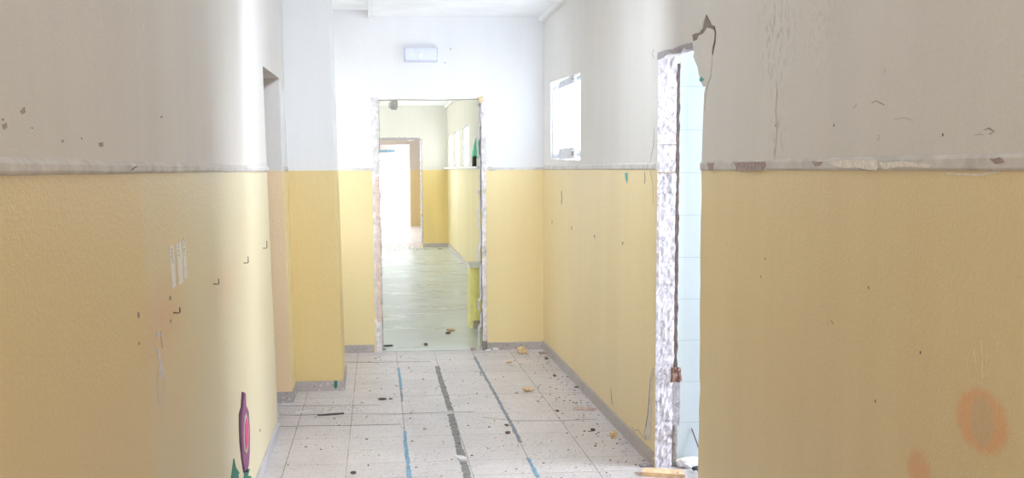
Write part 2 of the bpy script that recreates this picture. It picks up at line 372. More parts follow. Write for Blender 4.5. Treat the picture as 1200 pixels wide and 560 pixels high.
# rail along the paint line, right
def rail(name, surf, x, ys, z0, z1, mat, t=.009):
    bm = bmesh.new(); sgn = -1 if surf == 'R' else 1; n = 90; rows = []
    for i in range(n + 1):
        y = ys[0] + (ys[1] - ys[0]) * i / n; w = noise.noise(Vector((y * 2.2, x, 0))) * .0012
        prof = [(0, z0 + w - .003), (t * .7, z0 + w), (t, z0 + .004 + w), (t, z1 - .007 + w), (t * .6, z1 - .001 + w), (0, z1 + .003 + w)]
        rows.append([bm.verts.new((x + sgn * a, y, b)) for a, b in prof])
    for i in range(n):
        for k in range(5): bm.faces.new((rows[i][k], rows[i][k + 1], rows[i + 1][k + 1], rows[i + 1][k]))
    bm.faces.new(rows[0]); bm.faces.new(rows[-1]); bmesh.ops.recalc_face_normals(bm, faces=list(bm.faces))
    return struct(obj(name, bm, mat))
trim_1 = rail('trim_1', 'R', XR, (-2.5, near_edge[12][1] - .01), 1.446, 1.478, 'rail')
trim_2 = rail('trim_2', 'R', XR, (far_edge[3][1] + .015, YF - .012), 1.450, 1.478, 'rail', .007)
trim_3 = rail('trim_3', 'L', XL, (-2.5, 6.70), 1.447, 1.470, 'rail', .010)
# bare and chipped places on the right rail
XP = XR - .0095
for nm, pts, mt in (('bare_patch', [(1.3195, 4.494, 1.473), (1.3195, 4.118, 1.473), (1.3195, 4.107, 1.46), (1.3195, 4.144, 1.443), (1.3195, 4.47, 1.441), (1.3195, 4.46, 1.455)], 'mauve'),
                    ('bare_patch', [(1.3195, 4.864, 1.473), (1.3195, 4.763, 1.473), (1.3195, 4.786, 1.442), (1.3195, 4.837, 1.442)], 'mauve'),
                    ('bare_patch', [(1.3195, 3.659, 1.471), (1.3195, 3.572, 1.468), (1.3195, 3.592, 1.458), (1.3195, 3.636, 1.456)], 'mauve'),
                    ('chipped_patch', [(1.3195, 3.516, 1.468), (1.3195, 3.396, 1.473), (1.3195, 3.308, 1.471), (1.3195, 3.167, 1.471), (1.3195, 3.154, 1.452), (1.3195, 3.176, 1.443), (1.3195, 3.306, 1.452), (1.3195, 3.394, 1.45), (1.3195, 3.487, 1.458)], 'palechip'),
                    ('chipped_patch', [(1.3195, 3.155, 1.465), (1.3195, 2.985, 1.466), (1.3195, 2.84, 1.457), (1.3195, 2.849, 1.449), (1.3195, 2.994, 1.454), (1.3195, 3.12, 1.447)], 'palechip'),
                    ('chipped_patch', [(1.3195, 2.559, 1.469), (1.3195, 2.515, 1.472), (1.3195, 2.493, 1.461), (1.3195, 2.536, 1.458)], 'mauve')):
    patch(nm, pts, 'R', mt, trim_1, .0010, .0012, .012)
scratch('flaking_edge', [(1.329, 2.787, 1.437), (1.329, 2.693, 1.435), (1.329, 2.613, 1.434), (1.329, 2.552, 1.44), (1.329, 2.53, 1.442)], 'R', .004, 'palechip', wall_right)

# skirtings
def skirting(name, x0, x1, y0, y1, mat='skirt', h=.072):
    return struct(obj(name, bevel(box(x0, x1, y0, y1, -.004, h), .0025, 1), mat))
skirting('baseboard_right', XR - .012, XR + .002, far_edge[-1][1] + .01, YF - .012)
skirting('baseboard_right_front', XR - .012, XR + .002, -2.5, near_edge[0][1] - .02)
skirting('baseboard_far', .87, XR, YF - .012, YF + .002, h=.062)
skirting('baseboard_far_left', -.575, -.045, YF - .012, YF + .002, h=.062)
skirting('baseboard_left', XL - .002, XL + .012, -2.5, 6.86, 'skirtL', .055)

# ---------------------------------------------------------------- left wall
door_l = [(XL, 6.90, -.02), (XL, 6.88, .3), (XL, 6.72, 1.2), (XL, 6.67, 1.6), (XL, 6.62, 1.988), (XL, 7.86, 2.008), (XL, 7.86, -.02)]
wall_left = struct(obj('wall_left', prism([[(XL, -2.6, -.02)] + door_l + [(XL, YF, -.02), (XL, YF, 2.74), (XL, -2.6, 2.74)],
            [(XL, 9.0, .9), (XL, 9.72, .9), (XL, 9.72, 2.2), (XL, 9.0, 2.2)]], Vector((-.16, 0, 0))), 'wl'))  # second loop is an unseen opening added behind the pillar for light
def lean(bm, k=-.0128):
    for v in bm.verts: v.co.x += k * v.co.z
    return bm
# reveal of the opening and the short return before the pillar, leaning like the pillar does
bm = bmesh.new(); add_box(bm, -.86, -.557, 7.74, 8.16, -.02, 2.72); struct(obj('wall_reveal', lean(bm), 'wj'))
bm = bmesh.new(); add_box(bm, -.562, -.553, 7.742, 8.16, -.01, 2.70); lean(bm)
struct(obj('wall_return', bm, 'wf'))
struct(obj('wall_pillar', lean(bevel(box(-.575, -.2475, 8.14, 8.80, -.02, 2.72), .006, 2)), 'wp'))
bm = bmesh.new(); add_box(bm, -.84, -.548, 7.728, 7.744, -.004, .07); add_box(bm, -.560, -.548, 7.744, 8.128, -.004, .07)
struct(obj('baseboard_reveal', bm, 'skirt'))
bm = bmesh.new(); add_box(bm, -.548, -.238, 8.126, 8.142, -.004, .066); add_box(bm, -.249, -.238, 8.142, 8.80, -.004, .066)
bb = struct(obj('baseboard_pillar', bm, 'skirt'))
patch('green_mark', [(-0.305, 8.126, 0.067), (-0.283, 8.126, 0.067), (-0.287, 8.126, 0.018), (-0.307, 8.126, 0.015)], 'B', 'leaf', bb, .001)
rail('trim_4', 'L', -.5715, (7.76, 8.13), 1.447, 1.470, 'rail', .005)

# side room behind the left opening
for nm, a in (('wall_side_room', (-2.6, -2.5, 5.4, 9.0, -.02, 2.7)), ('wall_side_room_front', (-2.5, -.74, 5.4, 5.5, -.02, 2.7)), ('wall_side_room_back', (-2.5, -.86, 8.2, 8.3, -.02, 2.7))):
    struct(obj(nm, box(*a), 'wj'))

# ---------------------------------------------------------------- cross wall with the doorway
oxl, oxr, otop = .018, .832, 1.995
hole = [(oxl, YF, -.02)] + [(oxl + random.uniform(-.004, .006), YF, z * .1 + .02) for z in range(20)] + [(oxl, YF, otop), (.25, YF, otop + .006), (.5, YF, otop + .002), (oxr, YF, otop + .012)] + \
       [(oxr + random.uniform(-.007, .006), YF, 1.95 - z * .1) for z in range(20)] + [(oxr, YF, -.02)]
wall_far = struct(obj('wall_far', prism([[(XL - .1, YF, -.02)] + hole + [(XR + .2, YF, -.02), (XR + .2, YF, 2.74), (XL - .1, YF, 2.74)]], Vector((0, .16, 0))), 'wf'))
def rough_strip(name, x0, x1, z0, z1, y, mat, parent, th=.008, amp=.006, side=0):
    """a ribbon of broken plaster beside an opening"""
    bm = bmesh.new(); n = int((z1 - z0) / .018); m = 4; g = []
    e0 = [0] * (n + 1); e1 = [0] * (n + 1)
    for i in range(n + 1):
        e0[i] = random.uniform(-amp, amp) if side <= 0 else 0; e1[i] = random.uniform(-amp, amp) if side >= 0 else 0
    for i in range(n + 1):
        z = z0 + (z1 - z0) * i / n; a = x0 + e0[i]; b = x1 + e1[i]
        g.append([bm.verts.new((a + (b - a) * j / m, y - (th * (.4 + random.random() * .8) if 0 < j < m else (0 if j == 0 else .002)), z)) for j in range(m + 1)])
    for i in range(n):
        for j in range(m): bm.faces.new((g[i][j], g[i][j + 1], g[i + 1][j + 1], g[i + 1][j]))
    return obj(name, bm, mat, parent)
rough_strip('plaster_edge', -.034, .022, 0, 2.012, YF - .001, 'bone', wall_far, .006, .003)
rough_strip('pink_plaster', -.012, .020, .25, 1.40, YF - .008, 'pink', wall_far, .006, .006)
rough_strip('plaster_edge', .829, .866, .075, 2.03, YF - .001, 'bone', wall_far, .007, .003)
rough_strip('dark_jamb_foot', .826, .868, 0, .075, YF - .001, 'mortargrey', wall_far, .01, .003)
# reveal faces of the doorway, knocked about
for nm, x, s, mt in (('reveal_plaster', oxl, 1, 'rough'), ('reveal_plaster', oxr, -1, 'rough')):
    bm = bmesh.new(); g = []; n = 80
    for i in range(n + 1):
        z = .0 + 1.99 * i / n
        g.append([bm.verts.new((x + s * (random.uniform(.001, .008) + (.022 if noise.noise(Vector((z * 5, x * 9, 3))) > .12 and s < 0 else .004)), YF - .006 + .17 * j / 4, z)) for j in range(5)])
    for i in range(n):
        for j in range(4): bm.faces.new((g[i][j], g[i][j + 1], g[i + 1][j + 1], g[i + 1][j]))
    obj(nm, bm, mt, wall_far)
patch('torn_brown_patch', [(0.877, 9.84, 1.455), (0.89, 9.84, 1.472), (0.938, 9.84, 1.465), (0.945, 9.84, 1.445), (0.89, 9.84, 1.442)], 'B', 'mauve', wall_far, .003, .001, .01)
patch('orange_corner_chip', [(0.799, 9.832, 2.016), (0.846, 9.832, 2.022), (0.852, 9.832, 1.983), (0.825, 9.832, 1.969)], 'B', 'beige', wall_far, .004, .001, .01)
bm = box(.87, XR - .002, YF - .006, YF + .001, 1.447, 1.466); struct(obj('trim_5', bm, 'rail'))
bm = box(-.575, -.036, YF - .006, YF + .001, 1.447, 1.466); struct(obj('trim_6', bm, 'rail'))
for u in [(0.594, 9.84, 2.387), (0.55, 9.84, 2.282)]:
    bm = bmesh.new(); bmesh.ops.create_icosphere(bm, subdivisions=1, radius=.005, matrix=Matrix.Translation(u)); obj('screw_hole', bm, 'scratch', wall_far)

# ---------------------------------------------------------------- ceiling and what runs along it
struct(obj('ceiling', box(-.03, 1.6, -2.6, YF + .05, ZC, 2.75), 'ceil'))
struct(obj('ceiling_left', box(-.80, -.03, -2.6, YF + .05, 2.678, 2.75), 'ceil'))
tag(obj('ceiling_duct', bevel(box(-.043, -.017, -2.5, YF - .002, 2.618, 2.678), .003, 1), 'white'), 'thin white duct running along the ceiling step towards the cross wall', 'duct')
tag(obj('cable_trunking', bevel(box(1.288, XR, -2.5, YF - .002, 2.598, ZC), .003, 1), 'white'), 'white cable trunking in the corner of ceiling and right wall', 'trunking')

# ---------------------------------------------------------------- floors
struct(obj('floor', box(-.86, XR + .25, -2.6, YF + .012, -.06, 0), 'floor'))
struct(obj('floor_second_corridor', box(-3.2, 1.5, YF + .012, Y2 + .18, -.06, .004), 'vinyl'))
struct(obj('floor_third_corridor', box(-1.2, 1.5, Y2 + .18, Y3 + 6, -.06, 0), 'floor'))
struct(obj('floor_bathroom', box(XR + .25, 3.7, 2.4, 6.0, -.06, 0), 'floor'))
struct(obj('floor_side_room', box(-2.6, -.86, 5.4, 8.3, -.06, 0), 'floor'))

# ---------------------------------------------------------------- tiled room behind the right wall
YT = 5.86
struct(obj('wall_tiled', box(1.436, 3.7, YT, YT + .12, -.02, 2.7), 'tile'))
struct(obj('wall_tiled_front', box(1.436, 3.7, 2.3, 2.4, -.02, 2.7), 'tile'))
BWIN = [(3.6, 4.2, .8), (3.6, 5.7, .8), (3.6, 5.7, 2.4), (3.6, 4.2, 2.4)]
struct(obj('wall_tiled_outer', prism([[(3.6, 2.3, -.02), (3.6, 6.0, -.02), (3.6, 6.0, 2.7), (3.6, 2.3, 2.7)], BWIN], Vector((.1, 0, 0))), 'tile'))
struct(obj('ceiling_bathroom', box(1.436, 3.7, 2.3, 6.0, 2.62, 2.7), 'ceil'))
struct(obj('ceiling_side_room', box(-2.6, -.74, 5.4, 8.3, 2.62, 2.7), 'ceil'))

# broken door jamb: a displaced sheet of plaster over the cut face of the wall
def jamb_sheet(name, x0, x1, z0, z1, y, mat, parent, amp, nx=8, seed=0, curve=0):
    bm = bmesh.new(); nz = max(4, int((z1 - z0) / .014)); g = []
    for i in range(nz + 1):
        z = z0 + (z1 - z0) * i / nz; row = []
        ex0 = noise.noise(Vector((z * 17, seed, 1))) * .004; ex1 = noise.noise(Vector((z * 21, seed, 5))) * .007
        for j in range(nx + 1):
            t = j / nx; x = x0 + ex0 * (1 - t) * .3 + (x1 + ex1 - x0) * t
            f = noise.fractal(Vector((x * 26, seed, z * 18)), 1, 2, 5)
            d = abs(f) ** .8 * amp * math.sin(math.pi * min(1, t * 3 + .12)) ** .5 if t < .3 else abs(f) * amp
            row.append(bm.verts.new((x, y - 5.82 + 5.779 + .0138 * z - .002 - d - curve * math.sin(math.pi * t), z)))
        g.append(row)
    for i in range(nz):
        for j in range(nx): bm.faces.new((g[i][j], g[i][j + 1], g[i + 1][j + 1], g[i + 1][j]))
    return obj(name, bm, mat, parent)
js = jamb_sheet
js('broken_plaster', XR - .001, 1.412, .0, .42, 5.82, 'rough', wall_right, .020, seed=1)
js('broken_plaster', XR - .001, 1.418, .415, 1.34, 5.82, 'rough', wall_right, .012, seed=2)
js('broken_plaster', XR - .001, 1.420, 1.335, 1.43, 5.82, 'rough', wall_right, .020, seed=3)
js('broken_plaster', XR - .001, 1.417, 1.435, 1.56, 5.82, 'rough', wall_right, .018, seed=4)
js('broken_plaster', XR - .001, 1.419, 1.565, 2.0, 5.82, 'rough', wall_right, .010, seed=5)
js('mortar_strip', 1.410, 1.452, .205, .43, 5.823, 'rough2', wall_right, .004, 5, seed=6)
js('mortar_strip', 1.408, 1.440, .0, .21, 5.828, 'mortargrey', wall_right, .004, 5, seed=7, curve=.006)
js('broken_brick', 1.396, 1.448, .425, .50, 5.80, 'brick', wall_right, .045, 6, seed=8)
js('timber_strip', 1.417, 1.436, .49, 2.0, 5.822, 'gap', wall_right, .002, 3, seed=9)
# underside of the lintel, crumbled
bm = bmesh.new(); g = []
A = Vector(top_edge[0]) + Vector((0, -.02, 0)); B = Vector(top_edge[-1])
for i in range(41):
    p = A.lerp(B, i / 40); row = []
    for j in range(5):
        row.append(bm.verts.new((XR + .001 + TW * j / 4, p.y, p.z + .004 - abs(noise.fractal(Vector((p.y * 30, j * .8, 2)), 1, 2, 4)) * .022 * (1 if 0 < j else .3))))
    g.append(row)
for i in range(40):
    for j in range(4): bm.faces.new((g[i][j], g[i][j + 1], g[i + 1][j + 1], g[i + 1][j]))
obj('crumbled_lintel', bm, 'rough2', wall_right)
patch('crumbled_plaster', [(1.329, 5.811, 1.96), (1.329, 5.804, 1.991), (1.329, 5.639, 1.989), (1.329, 5.524, 1.98), (1.329, 5.352, 1.982), (1.329, 5.175, 1.976), (1.329, 5.159, 1.949), (1.329, 5.246, 1.954), (1.329, 5.306, 1.967), (1.329, 5.35, 1.949), (1.329, 5.49, 1.959), (1.329, 5.556, 1.972), (1.329, 5.706, 1.959)], 'R', 'rough2', wall_right, .004, .002, .012)

# crack and hole above the corner of the opening
patch('torn_hole', [(1.329, 5.17, 2.008), (1.329, 5.154, 1.98), (1.329, 5.092, 1.979), (1.329, 5.072, 1.993), (1.329, 4.998, 1.995), (1.329, 4.934, 2.012), (1.329, 4.882, 2.003), (1.329, 4.838, 1.991), (1.329, 4.813, 2.0), (1.329, 4.87, 2.014), (1.329, 4.91, 2.042), (1.329, 4.95, 2.064), (1.329, 4.981, 2.044), (1.329, 4.999, 2.016), (1.329, 5.052, 2.004)], 'R', 'mortargrey', wall_right, .0008, .0015, .02)
scratch('plaster_crack', [(1.329, 4.832, 2.004), (1.329, 4.811, 1.978), (1.329, 4.816, 1.946), (1.329, 4.837, 1.922), (1.329, 4.85, 1.897)], 'R', .020, 'gap', wall_right)
scratch('plaster_crack', [(1.329, 4.85, 1.897), (1.329, 4.857, 1.845), (1.329, 4.87, 1.812), (1.329, 4.907, 1.788), (1.329, 4.937, 1.75), (1.329, 4.952, 1.682)], 'R', .004, 'scratchsoft', wall_right)
patch('torn_flake', [(1.329, 5.042, 2.048), (1.329, 5.002, 2.056), (1.329, 5.007, 2.027), (1.329, 5.033, 2.026)], 'R', 'palechip', wall_right, .002, .001, .02)
patch('paint_spot', [(1.329, 5.047, 1.815), (1.329, 5.014, 1.823), (1.329, 4.965, 1.809), (1.329, 4.993, 1.803), (1.329, 5.033, 1.805)], 'R', 'teal', wall_right, .001)
patch('bare_strip', [(1.329, 5.846, 0.488), (1.329, 5.818, 0.484), (1.329, 5.849, 0.36), (1.329, 5.865, 0.185), (1.329, 5.875, 0.105), (1.329, 5.972, 0.101), (1.329, 6.013, 0.119), (1.329, 5.938, 0.213), (1.329, 5.905, 0.328), (1.329, 5.882, 0.439)], 'R', 'flap', wall_right, .001, .0015, .03)
scratch('plaster_crack', [(1.329, 5.855, 0.478), (1.329, 5.896, 0.416), (1.329, 5.915, 0.326), (1.329, 5.941, 0.235), (1.329, 5.989, 0.159), (1.329, 6.019, 0.113), (1.329, 5.972, 0.097)], 'R', .009, 'scratch', wall_right)
scratch('plaster_crack', [(1.329, 6.341, 0.086), (1.329, 6.252, 0.081), (1.329, 6.168, 0.108), (1.329, 6.084, 0.095), (1.329, 5.982, 0.09)], 'R', .005, 'scratchsoft', wall_right)
scratch('plaster_crack', [(1.329, 5.867, 1.644), (1.329, 5.882, 1.564), (1.329, 5.935, 1.503), (1.329, 5.95, 1.442), (1.329, 5.891, 1.38), (1.329, 5.867, 1.278)], 'R', .006, 'scratchsoft', wall_right)
scratch('plaster_crack', [(1.329, 5.904, 2.016), (1.329, 5.931, 1.999), (1.329, 5.893, 1.975)], 'R', .007, 'scratchsoft', wall_right)
scratch('scraped_mark', [(1.329, 6.927, 0.19), (1.329, 6.912, 0.152), (1.329, 6.884, 0.102)], 'R', .014, 'scratch', wall_right)
scratch('scraped_mark', [(1.329, 8.874, 1.293), (1.329, 8.852, 1.251), (1.329, 8.873, 1.201)], 'R', .06, 'scratchsoft', wall_right)
scratch('scraped_mark', [(1.329, 6.076, 1.437), (1.329, 6.065, 1.408), (1.329, 6.073, 1.378)], 'R', .020, 'scratchsoft', wall_right)
patch('paint_spot', [(1.329, 6.567, 1.428), (1.329, 6.499, 1.432), (1.329, 6.486, 1.401), (1.329, 6.519, 1.374), (1.329, 6.555, 1.4)], 'R', 'teal', wall_right, .001)
# scratches and stains on the near part of the right wall
for p, w in (([(1.329, 3.237, 1.623), (1.329, 3.209, 1.628), (1.329, 3.175, 1.619), (1.329, 3.152, 1.614)], .0035), ([(1.329, 3.369, 1.616), (1.329, 3.351, 1.622), (1.329, 3.345, 1.628)], .0022),
             ([(1.329, 3.194, 1.522), (1.329, 3.183, 1.528), (1.329, 3.179, 1.537)], .0022), ([(1.329, 2.607, 1.532), (1.329, 2.588, 1.535), (1.329, 2.561, 1.527), (1.329, 2.583, 1.522)], .006),
             ([(1.329, 2.649, 1.521), (1.329, 2.629, 1.524), (1.329, 2.61, 1.521)], .002), ([(1.329, 3.089, 1.574), (1.329, 3.027, 1.576), (1.329, 2.976, 1.567)], .0015),
             ([(1.329, 4.049, 1.738), (1.329, 4.037, 1.696), (1.329, 4.05, 1.64), (1.329, 4.028, 1.583), (1.329, 4.047, 1.479)], .003), ([(1.329, 3.488, 1.005), (1.329, 3.477, 0.999), (1.329, 3.467, 0.997)], .004),
             ([(1.329, 3.516, 0.996), (1.329, 3.508, 0.99)], .003), ([(1.329, 3.166, 1.709), (1.329, 3.155, 1.704), (1.329, 3.16, 1.698)], .002)):
    scratch('scratch', p, 'R', w * .75, 'scratchsoft', wall_right)
for c in ((1.329, 3.512, 1.574), (1.329, 4.046, 1.592), (1.329, 2.808, 1.527), (1.329, 3.217, 1.127), (1.329, 4.165, 1.076), (1.329, 2.88, 0.998), (1.329, 3.144, 0.826), (1.329, 4.122, 1.142)):
    p = [(XR, c[1] + .0035 * math.cos(a), c[2] + .0045 * math.sin(a)) for a in (0, 1.1, 2.2, 3.2, 4.3, 5.3)]
    patch('nail_hole', p, 'R', 'scratch', wall_right, .0008)
for p in ([(1.329, 2.616, 1.058), (1.329, 2.601, 1.025), (1.329, 2.586, 0.989)], [(1.329, 2.578, 1.071), (1.329, 2.566, 1.031), (1.329, 2.562, 0.985)], [(1.329, 2.544, 1.08), (1.329, 2.547, 1.034), (1.329, 2.551, 0.993)], [(1.329, 2.641, 1.019), (1.329, 2.626, 0.992), (1.329, 2.616, 0.968)]):
    scratch('pale_drip', p, 'R', .0045, 'drip', wall_right)

# marks on the left wall
LV = 'chalk'
patch('scraped_paint', [(-0.578, 3.256, 1.035), (-0.578, 3.306, 1.03), (-0.578, 3.316, 1.015), (-0.578, 3.265, 1.018)], 'L', LV, wall_left, .0008, .0008, .01)
patch('scraped_paint', [(-0.578, 3.246, 0.991), (-0.578, 3.282, 0.986), (-0.578, 3.312, 0.947), (-0.578, 3.343, 0.91), (-0.578, 3.327, 0.901), (-0.578, 3.278, 0.914), (-0.578, 3.285, 0.942)], 'L', LV, wall_left, .0008, .0008, .01)
scratch('scraped_outline', [(-0.578, 3.252, 0.939), (-0.578, 3.239, 0.911), (-0.578, 3.228, 0.891), (-0.578, 3.24, 0.864), (-0.578, 3.26, 0.842)], 'L', .004, LV, wall_left)
scratch('scraped_outline', [(-0.578, 3.26, 0.842), (-0.578, 3.302, 0.85), (-0.578, 3.337, 0.86), (-0.578, 3.349, 0.881), (-0.578, 3.348, 0.904)], 'L', .004, LV, wall_left)
scratch('scraped_outline', [(-0.578, 3.313, 1.03), (-0.578, 3.32, 1.006), (-0.578, 3.334, 0.981)], 'L', .003, 'scratchsoft', wall_left)
for a in ([(-0.578, 3.019, 1.113), (-0.578, 3.036, 1.113), (-0.578, 3.044, 1.102), (-0.578, 3.032, 1.097), (-0.578, 3.017, 1.103)], [(-0.578, 3.013, 1.042), (-0.578, 3.03, 1.041), (-0.578, 3.028, 1.033), (-0.578, 3.017, 1.034)], [(-0.578, 3.474, 1.104), (-0.578, 3.503, 1.106), (-0.578, 3.507, 1.093), (-0.578, 3.478, 1.094)],
          [(-0.578, 3.472, 1.04), (-0.578, 3.494, 1.04), (-0.578, 3.491, 1.03), (-0.578, 3.477, 1.032)], [(-0.578, 2.116, 1.547), (-0.578, 2.142, 1.556), (-0.578, 2.146, 1.548), (-0.578, 2.13, 1.543)], [(-0.578, 2.013, 1.522), (-0.578, 2.036, 1.526), (-0.578, 2.04, 1.519), (-0.578, 2.021, 1.515)], [(-0.578, 2.01, 1.53), (-0.578, 2.024, 1.533), (-0.578, 2.023, 1.528)],
          [(-0.578, 2.682, 1.508), (-0.578, 2.724, 1.512), (-0.578, 2.73, 1.502), (-0.578, 2.697, 1.501)], [(-0.578, 2.378, 1.508), (-0.578, 2.391, 1.509), (-0.578, 2.39, 1.503), (-0.578, 2.377, 1.503)], [(-0.578, 3.457, 1.597), (-0.578, 3.485, 1.599), (-0.578, 3.483, 1.594), (-0.578, 3.462, 1.592)], [(-0.578, 2.177, 1.524), (-0.578, 2.187, 1.524), (-0.578, 2.184, 1.521)],
          [(-0.578, 2.526, 1.516), (-0.578, 2.541, 1.516), (-0.578, 2.536, 1.512)], [(-0.578, 5.851, 0.227), (-0.578, 5.906, 0.22), (-0.578, 5.901, 0.206), (-0.578, 5.86, 0.213)]):
    patch('chipped_spot', a, 'L', 'scratchsoft', wall_left, .0008, .0004, .01)
for a in ([(-0.578, 3.239, 1.817), (-0.578, 3.263, 1.822), (-0.578, 3.259, 1.805), (-0.578, 3.235, 1.798)], [(-0.578, 3.082, 1.837), (-0.578, 3.103, 1.84), (-0.578, 3.1, 1.825), (-0.578, 3.078, 1.821)], [(-0.578, 5.294, 1.358), (-0.578, 5.375, 1.356), (-0.578, 5.356, 1.347), (-0.578, 5.307, 1.348)]):
    patch('pale_chip', a, 'L', 'palechip', wall_left, .0008, .0004, .01)
scratch('rail_crack_and_shade', [(-0.578, 1.994, 1.47), (-0.578, 2.186, 1.47), (-0.578, 2.421, 1.47), (-0.578, 2.714, 1.467), (-0.578, 3.091, 1.467), (-0.578, 3.912, 1.469), (-0.578, 5.344, 1.47), (-0.578, 6.502, 1.471)], 'L', .0032, 'scratch', wall_left)  # dark line painted along the rail's upper edge as its shadow
scratch('rail_crack_and_shade', [(-0.567, 2.967, 1.453), (-0.567, 2.998, 1.457), (-0.567, 3.031, 1.461)], 'L', .003, 'scratch', trim_3)

# ---------------------------------------------------------------- torn paper strips on the left wall
strips = (
 ([(-0.578, 3.512, 1.241), (-0.578, 3.575, 1.241), (-0.578, 3.593, 1.124), (-0.578, 3.527, 1.121)], 'left'),
 ([(-0.578, 3.623, 1.242), (-0.578, 3.709, 1.242), (-0.578, 3.726, 1.2), (-0.578, 3.722, 1.122), (-0.578, 3.65, 1.121), (-0.578, 3.635, 1.187)], 'middle'),
 ([(-0.578, 3.741, 1.247), (-0.578, 3.792, 1.248), (-0.578, 3.81, 1.129), (-0.578, 3.75, 1.13)], 'right'))
for pts, w in strips:
    s = patch('paper_strip', pts, 'L', 'paper', None, .0012, .0008, .012)
    tag(s, {'left': 'leftmost and lowest of three pale torn paper strips on left wall', 'middle': 'middle torn paper strip of three, widest, stuck on yellow left wall',
            'right': 'rightmost and highest of three narrow pale paper strips on left wall'}[w], 'paper strip', 'torn paper strips on the left wall')
    P = [Vector(p) for p in pts]; top = (P[0] + P[1]) / 2; bot = (P[-1] + P[len(P) // 2]) / 2
    bm = bmesh.new()
    for k in range(5):
        c = top.lerp(bot, .06 + k * .085 + random.uniform(-.01, .01)); hw = random.uniform(.012, .022)
        for q in range(random.choice((1, 2))):
            y0 = c.y + random.uniform(-.012, .006); z0 = c.z + q * .006
            add_box(bm, XL + .0017, XL + .0021, y0 - .006, y0 - .006 + hw * .8, z0 - .002, z0 + random.uniform(.001, .003))
    obj('faded_print', bm, 'ink', s)

# ---------------------------------------------------------------- flower stuck on the left wall
fl = empty('flower_cutout', (-0.578, 5.096, 0.126), 'purple and pink flower with teal leaves stuck low on the left wall', 'flower decoration')
fp = Vector(fl.location)
def fpatch(name, pts, mat, lift):
    n = Vector((1, 0, 0)); q = [tuple(Vector(p) - fp + n * lift) for p in pts]
    return obj(name, prism([q], n * .0025), mat, fl)
fpatch('petal_shadow', [(-0.578, 5.156, 0.534), (-0.578, 5.25, 0.514), (-0.578, 5.265, 0.452), (-0.578, 5.341, 0.414), (-0.578, 5.372, 0.34), (-0.578, 5.338, 0.233), (-0.578, 5.262, 0.165), (-0.578, 5.118, 0.197), (-0.578, 5.058, 0.269), (-0.578, 5.016, 0.343), (-0.578, 5.01, 0.416), (-0.578, 5.025, 0.466), (-0.578, 5.107, 0.482)], 'petalshade', .0006)  # dark layer painted as the shadow at the petals' edge
fpatch('petals', [(-0.578, 5.202, 0.524), (-0.578, 5.262, 0.508), (-0.578, 5.266, 0.455), (-0.578, 5.358, 0.411), (-0.578, 5.383, 0.319), (-0.578, 5.348, 0.231), (-0.578, 5.287, 0.185), (-0.578, 5.151, 0.196), (-0.578, 5.08, 0.257), (-0.578, 5.061, 0.333), (-0.578, 5.061, 0.405), (-0.578, 5.092, 0.456), (-0.578, 5.153, 0.473)], 'purple', .0032)
fpatch('flower_border', [(-0.578, 5.237, 0.428), (-0.578, 5.297, 0.386), (-0.578, 5.316, 0.333), (-0.578, 5.267, 0.269), (-0.578, 5.198, 0.258), (-0.578, 5.133, 0.288), (-0.578, 5.122, 0.338), (-0.578, 5.137, 0.389), (-0.578, 5.178, 0.425)], 'greenp', .0058)
fpatch('flower_centre', [(-0.578, 5.232, 0.41), (-0.578, 5.275, 0.372), (-0.578, 5.279, 0.33), (-0.578, 5.241, 0.286), (-0.578, 5.184, 0.28), (-0.578, 5.153, 0.309), (-0.578, 5.151, 0.357), (-0.578, 5.176, 0.396)], 'pinkp', .0084)
for p in ([(-0.578, 5.15, 0.192), (-0.578, 5.216, 0.184), (-0.578, 5.35, 0.158), (-0.578, 5.274, 0.146), (-0.578, 5.409, 0.109), (-0.578, 5.331, 0.098), (-0.578, 5.418, 0.021), (-0.578, 5.182, 0.077), (-0.578, 5.07, 0.15)], [(-0.578, 4.8, 0.334), (-0.578, 4.859, 0.282), (-0.578, 4.967, 0.234), (-0.578, 4.922, 0.238), (-0.578, 4.955, 0.195), (-0.578, 4.884, 0.164), (-0.578, 4.693, 0.215), (-0.578, 4.699, 0.281)]):
    fpatch('leaf', p, 'leaf', .0006)

# ---------------------------------------------------------------- wire hooks left in the walls
def hook(c, surf, s, flip, label, seed):
    n = inward(surf); s *= .62
    u = Vector((0, flip, 0))
    pts = [Vector((0, 0, 0)) - n * .002, n * .010, n * .012 + u * s * .5 + Vector((0, 0, -.003)), n * .014 + u * s + Vector((0, 0, -.002)), n * .014 + u * s * 1.02 + Vector((0, 0, s * .42))]
    o = obj('wire_hook', tube_bm(pts, .0020, 6), 'wire', None, c)
    tag(o, label, 'hook', 'bent wire hooks left in the corridor walls'); return o
for c, s, f, lab in (((-0.578, 3.534, 1.053), .045, 1, 'bent dark wire hook on left wall beside the orange rubbed stain'),
                  ((-0.578, 4.4, 1.055), .06, 1, 'zigzag dark wire hook on left wall to the right of the paper strips'),
                  ((-0.578, 5.402, 1.055), .09, 1, 'small wire hook on the brightly lit part of the left wall'),
                  ((-0.578, 6.314, 1.061), .13, 1, 'wire hook on left wall nearest the side opening')):
    hook(c, 'L', s, f, lab, 0)
hk = [(-0.578, 4.4, 1.055), (-0.578, 4.47, 1.054), (-0.578, 4.492, 1.046), (-0.578, 4.593, 1.059)]
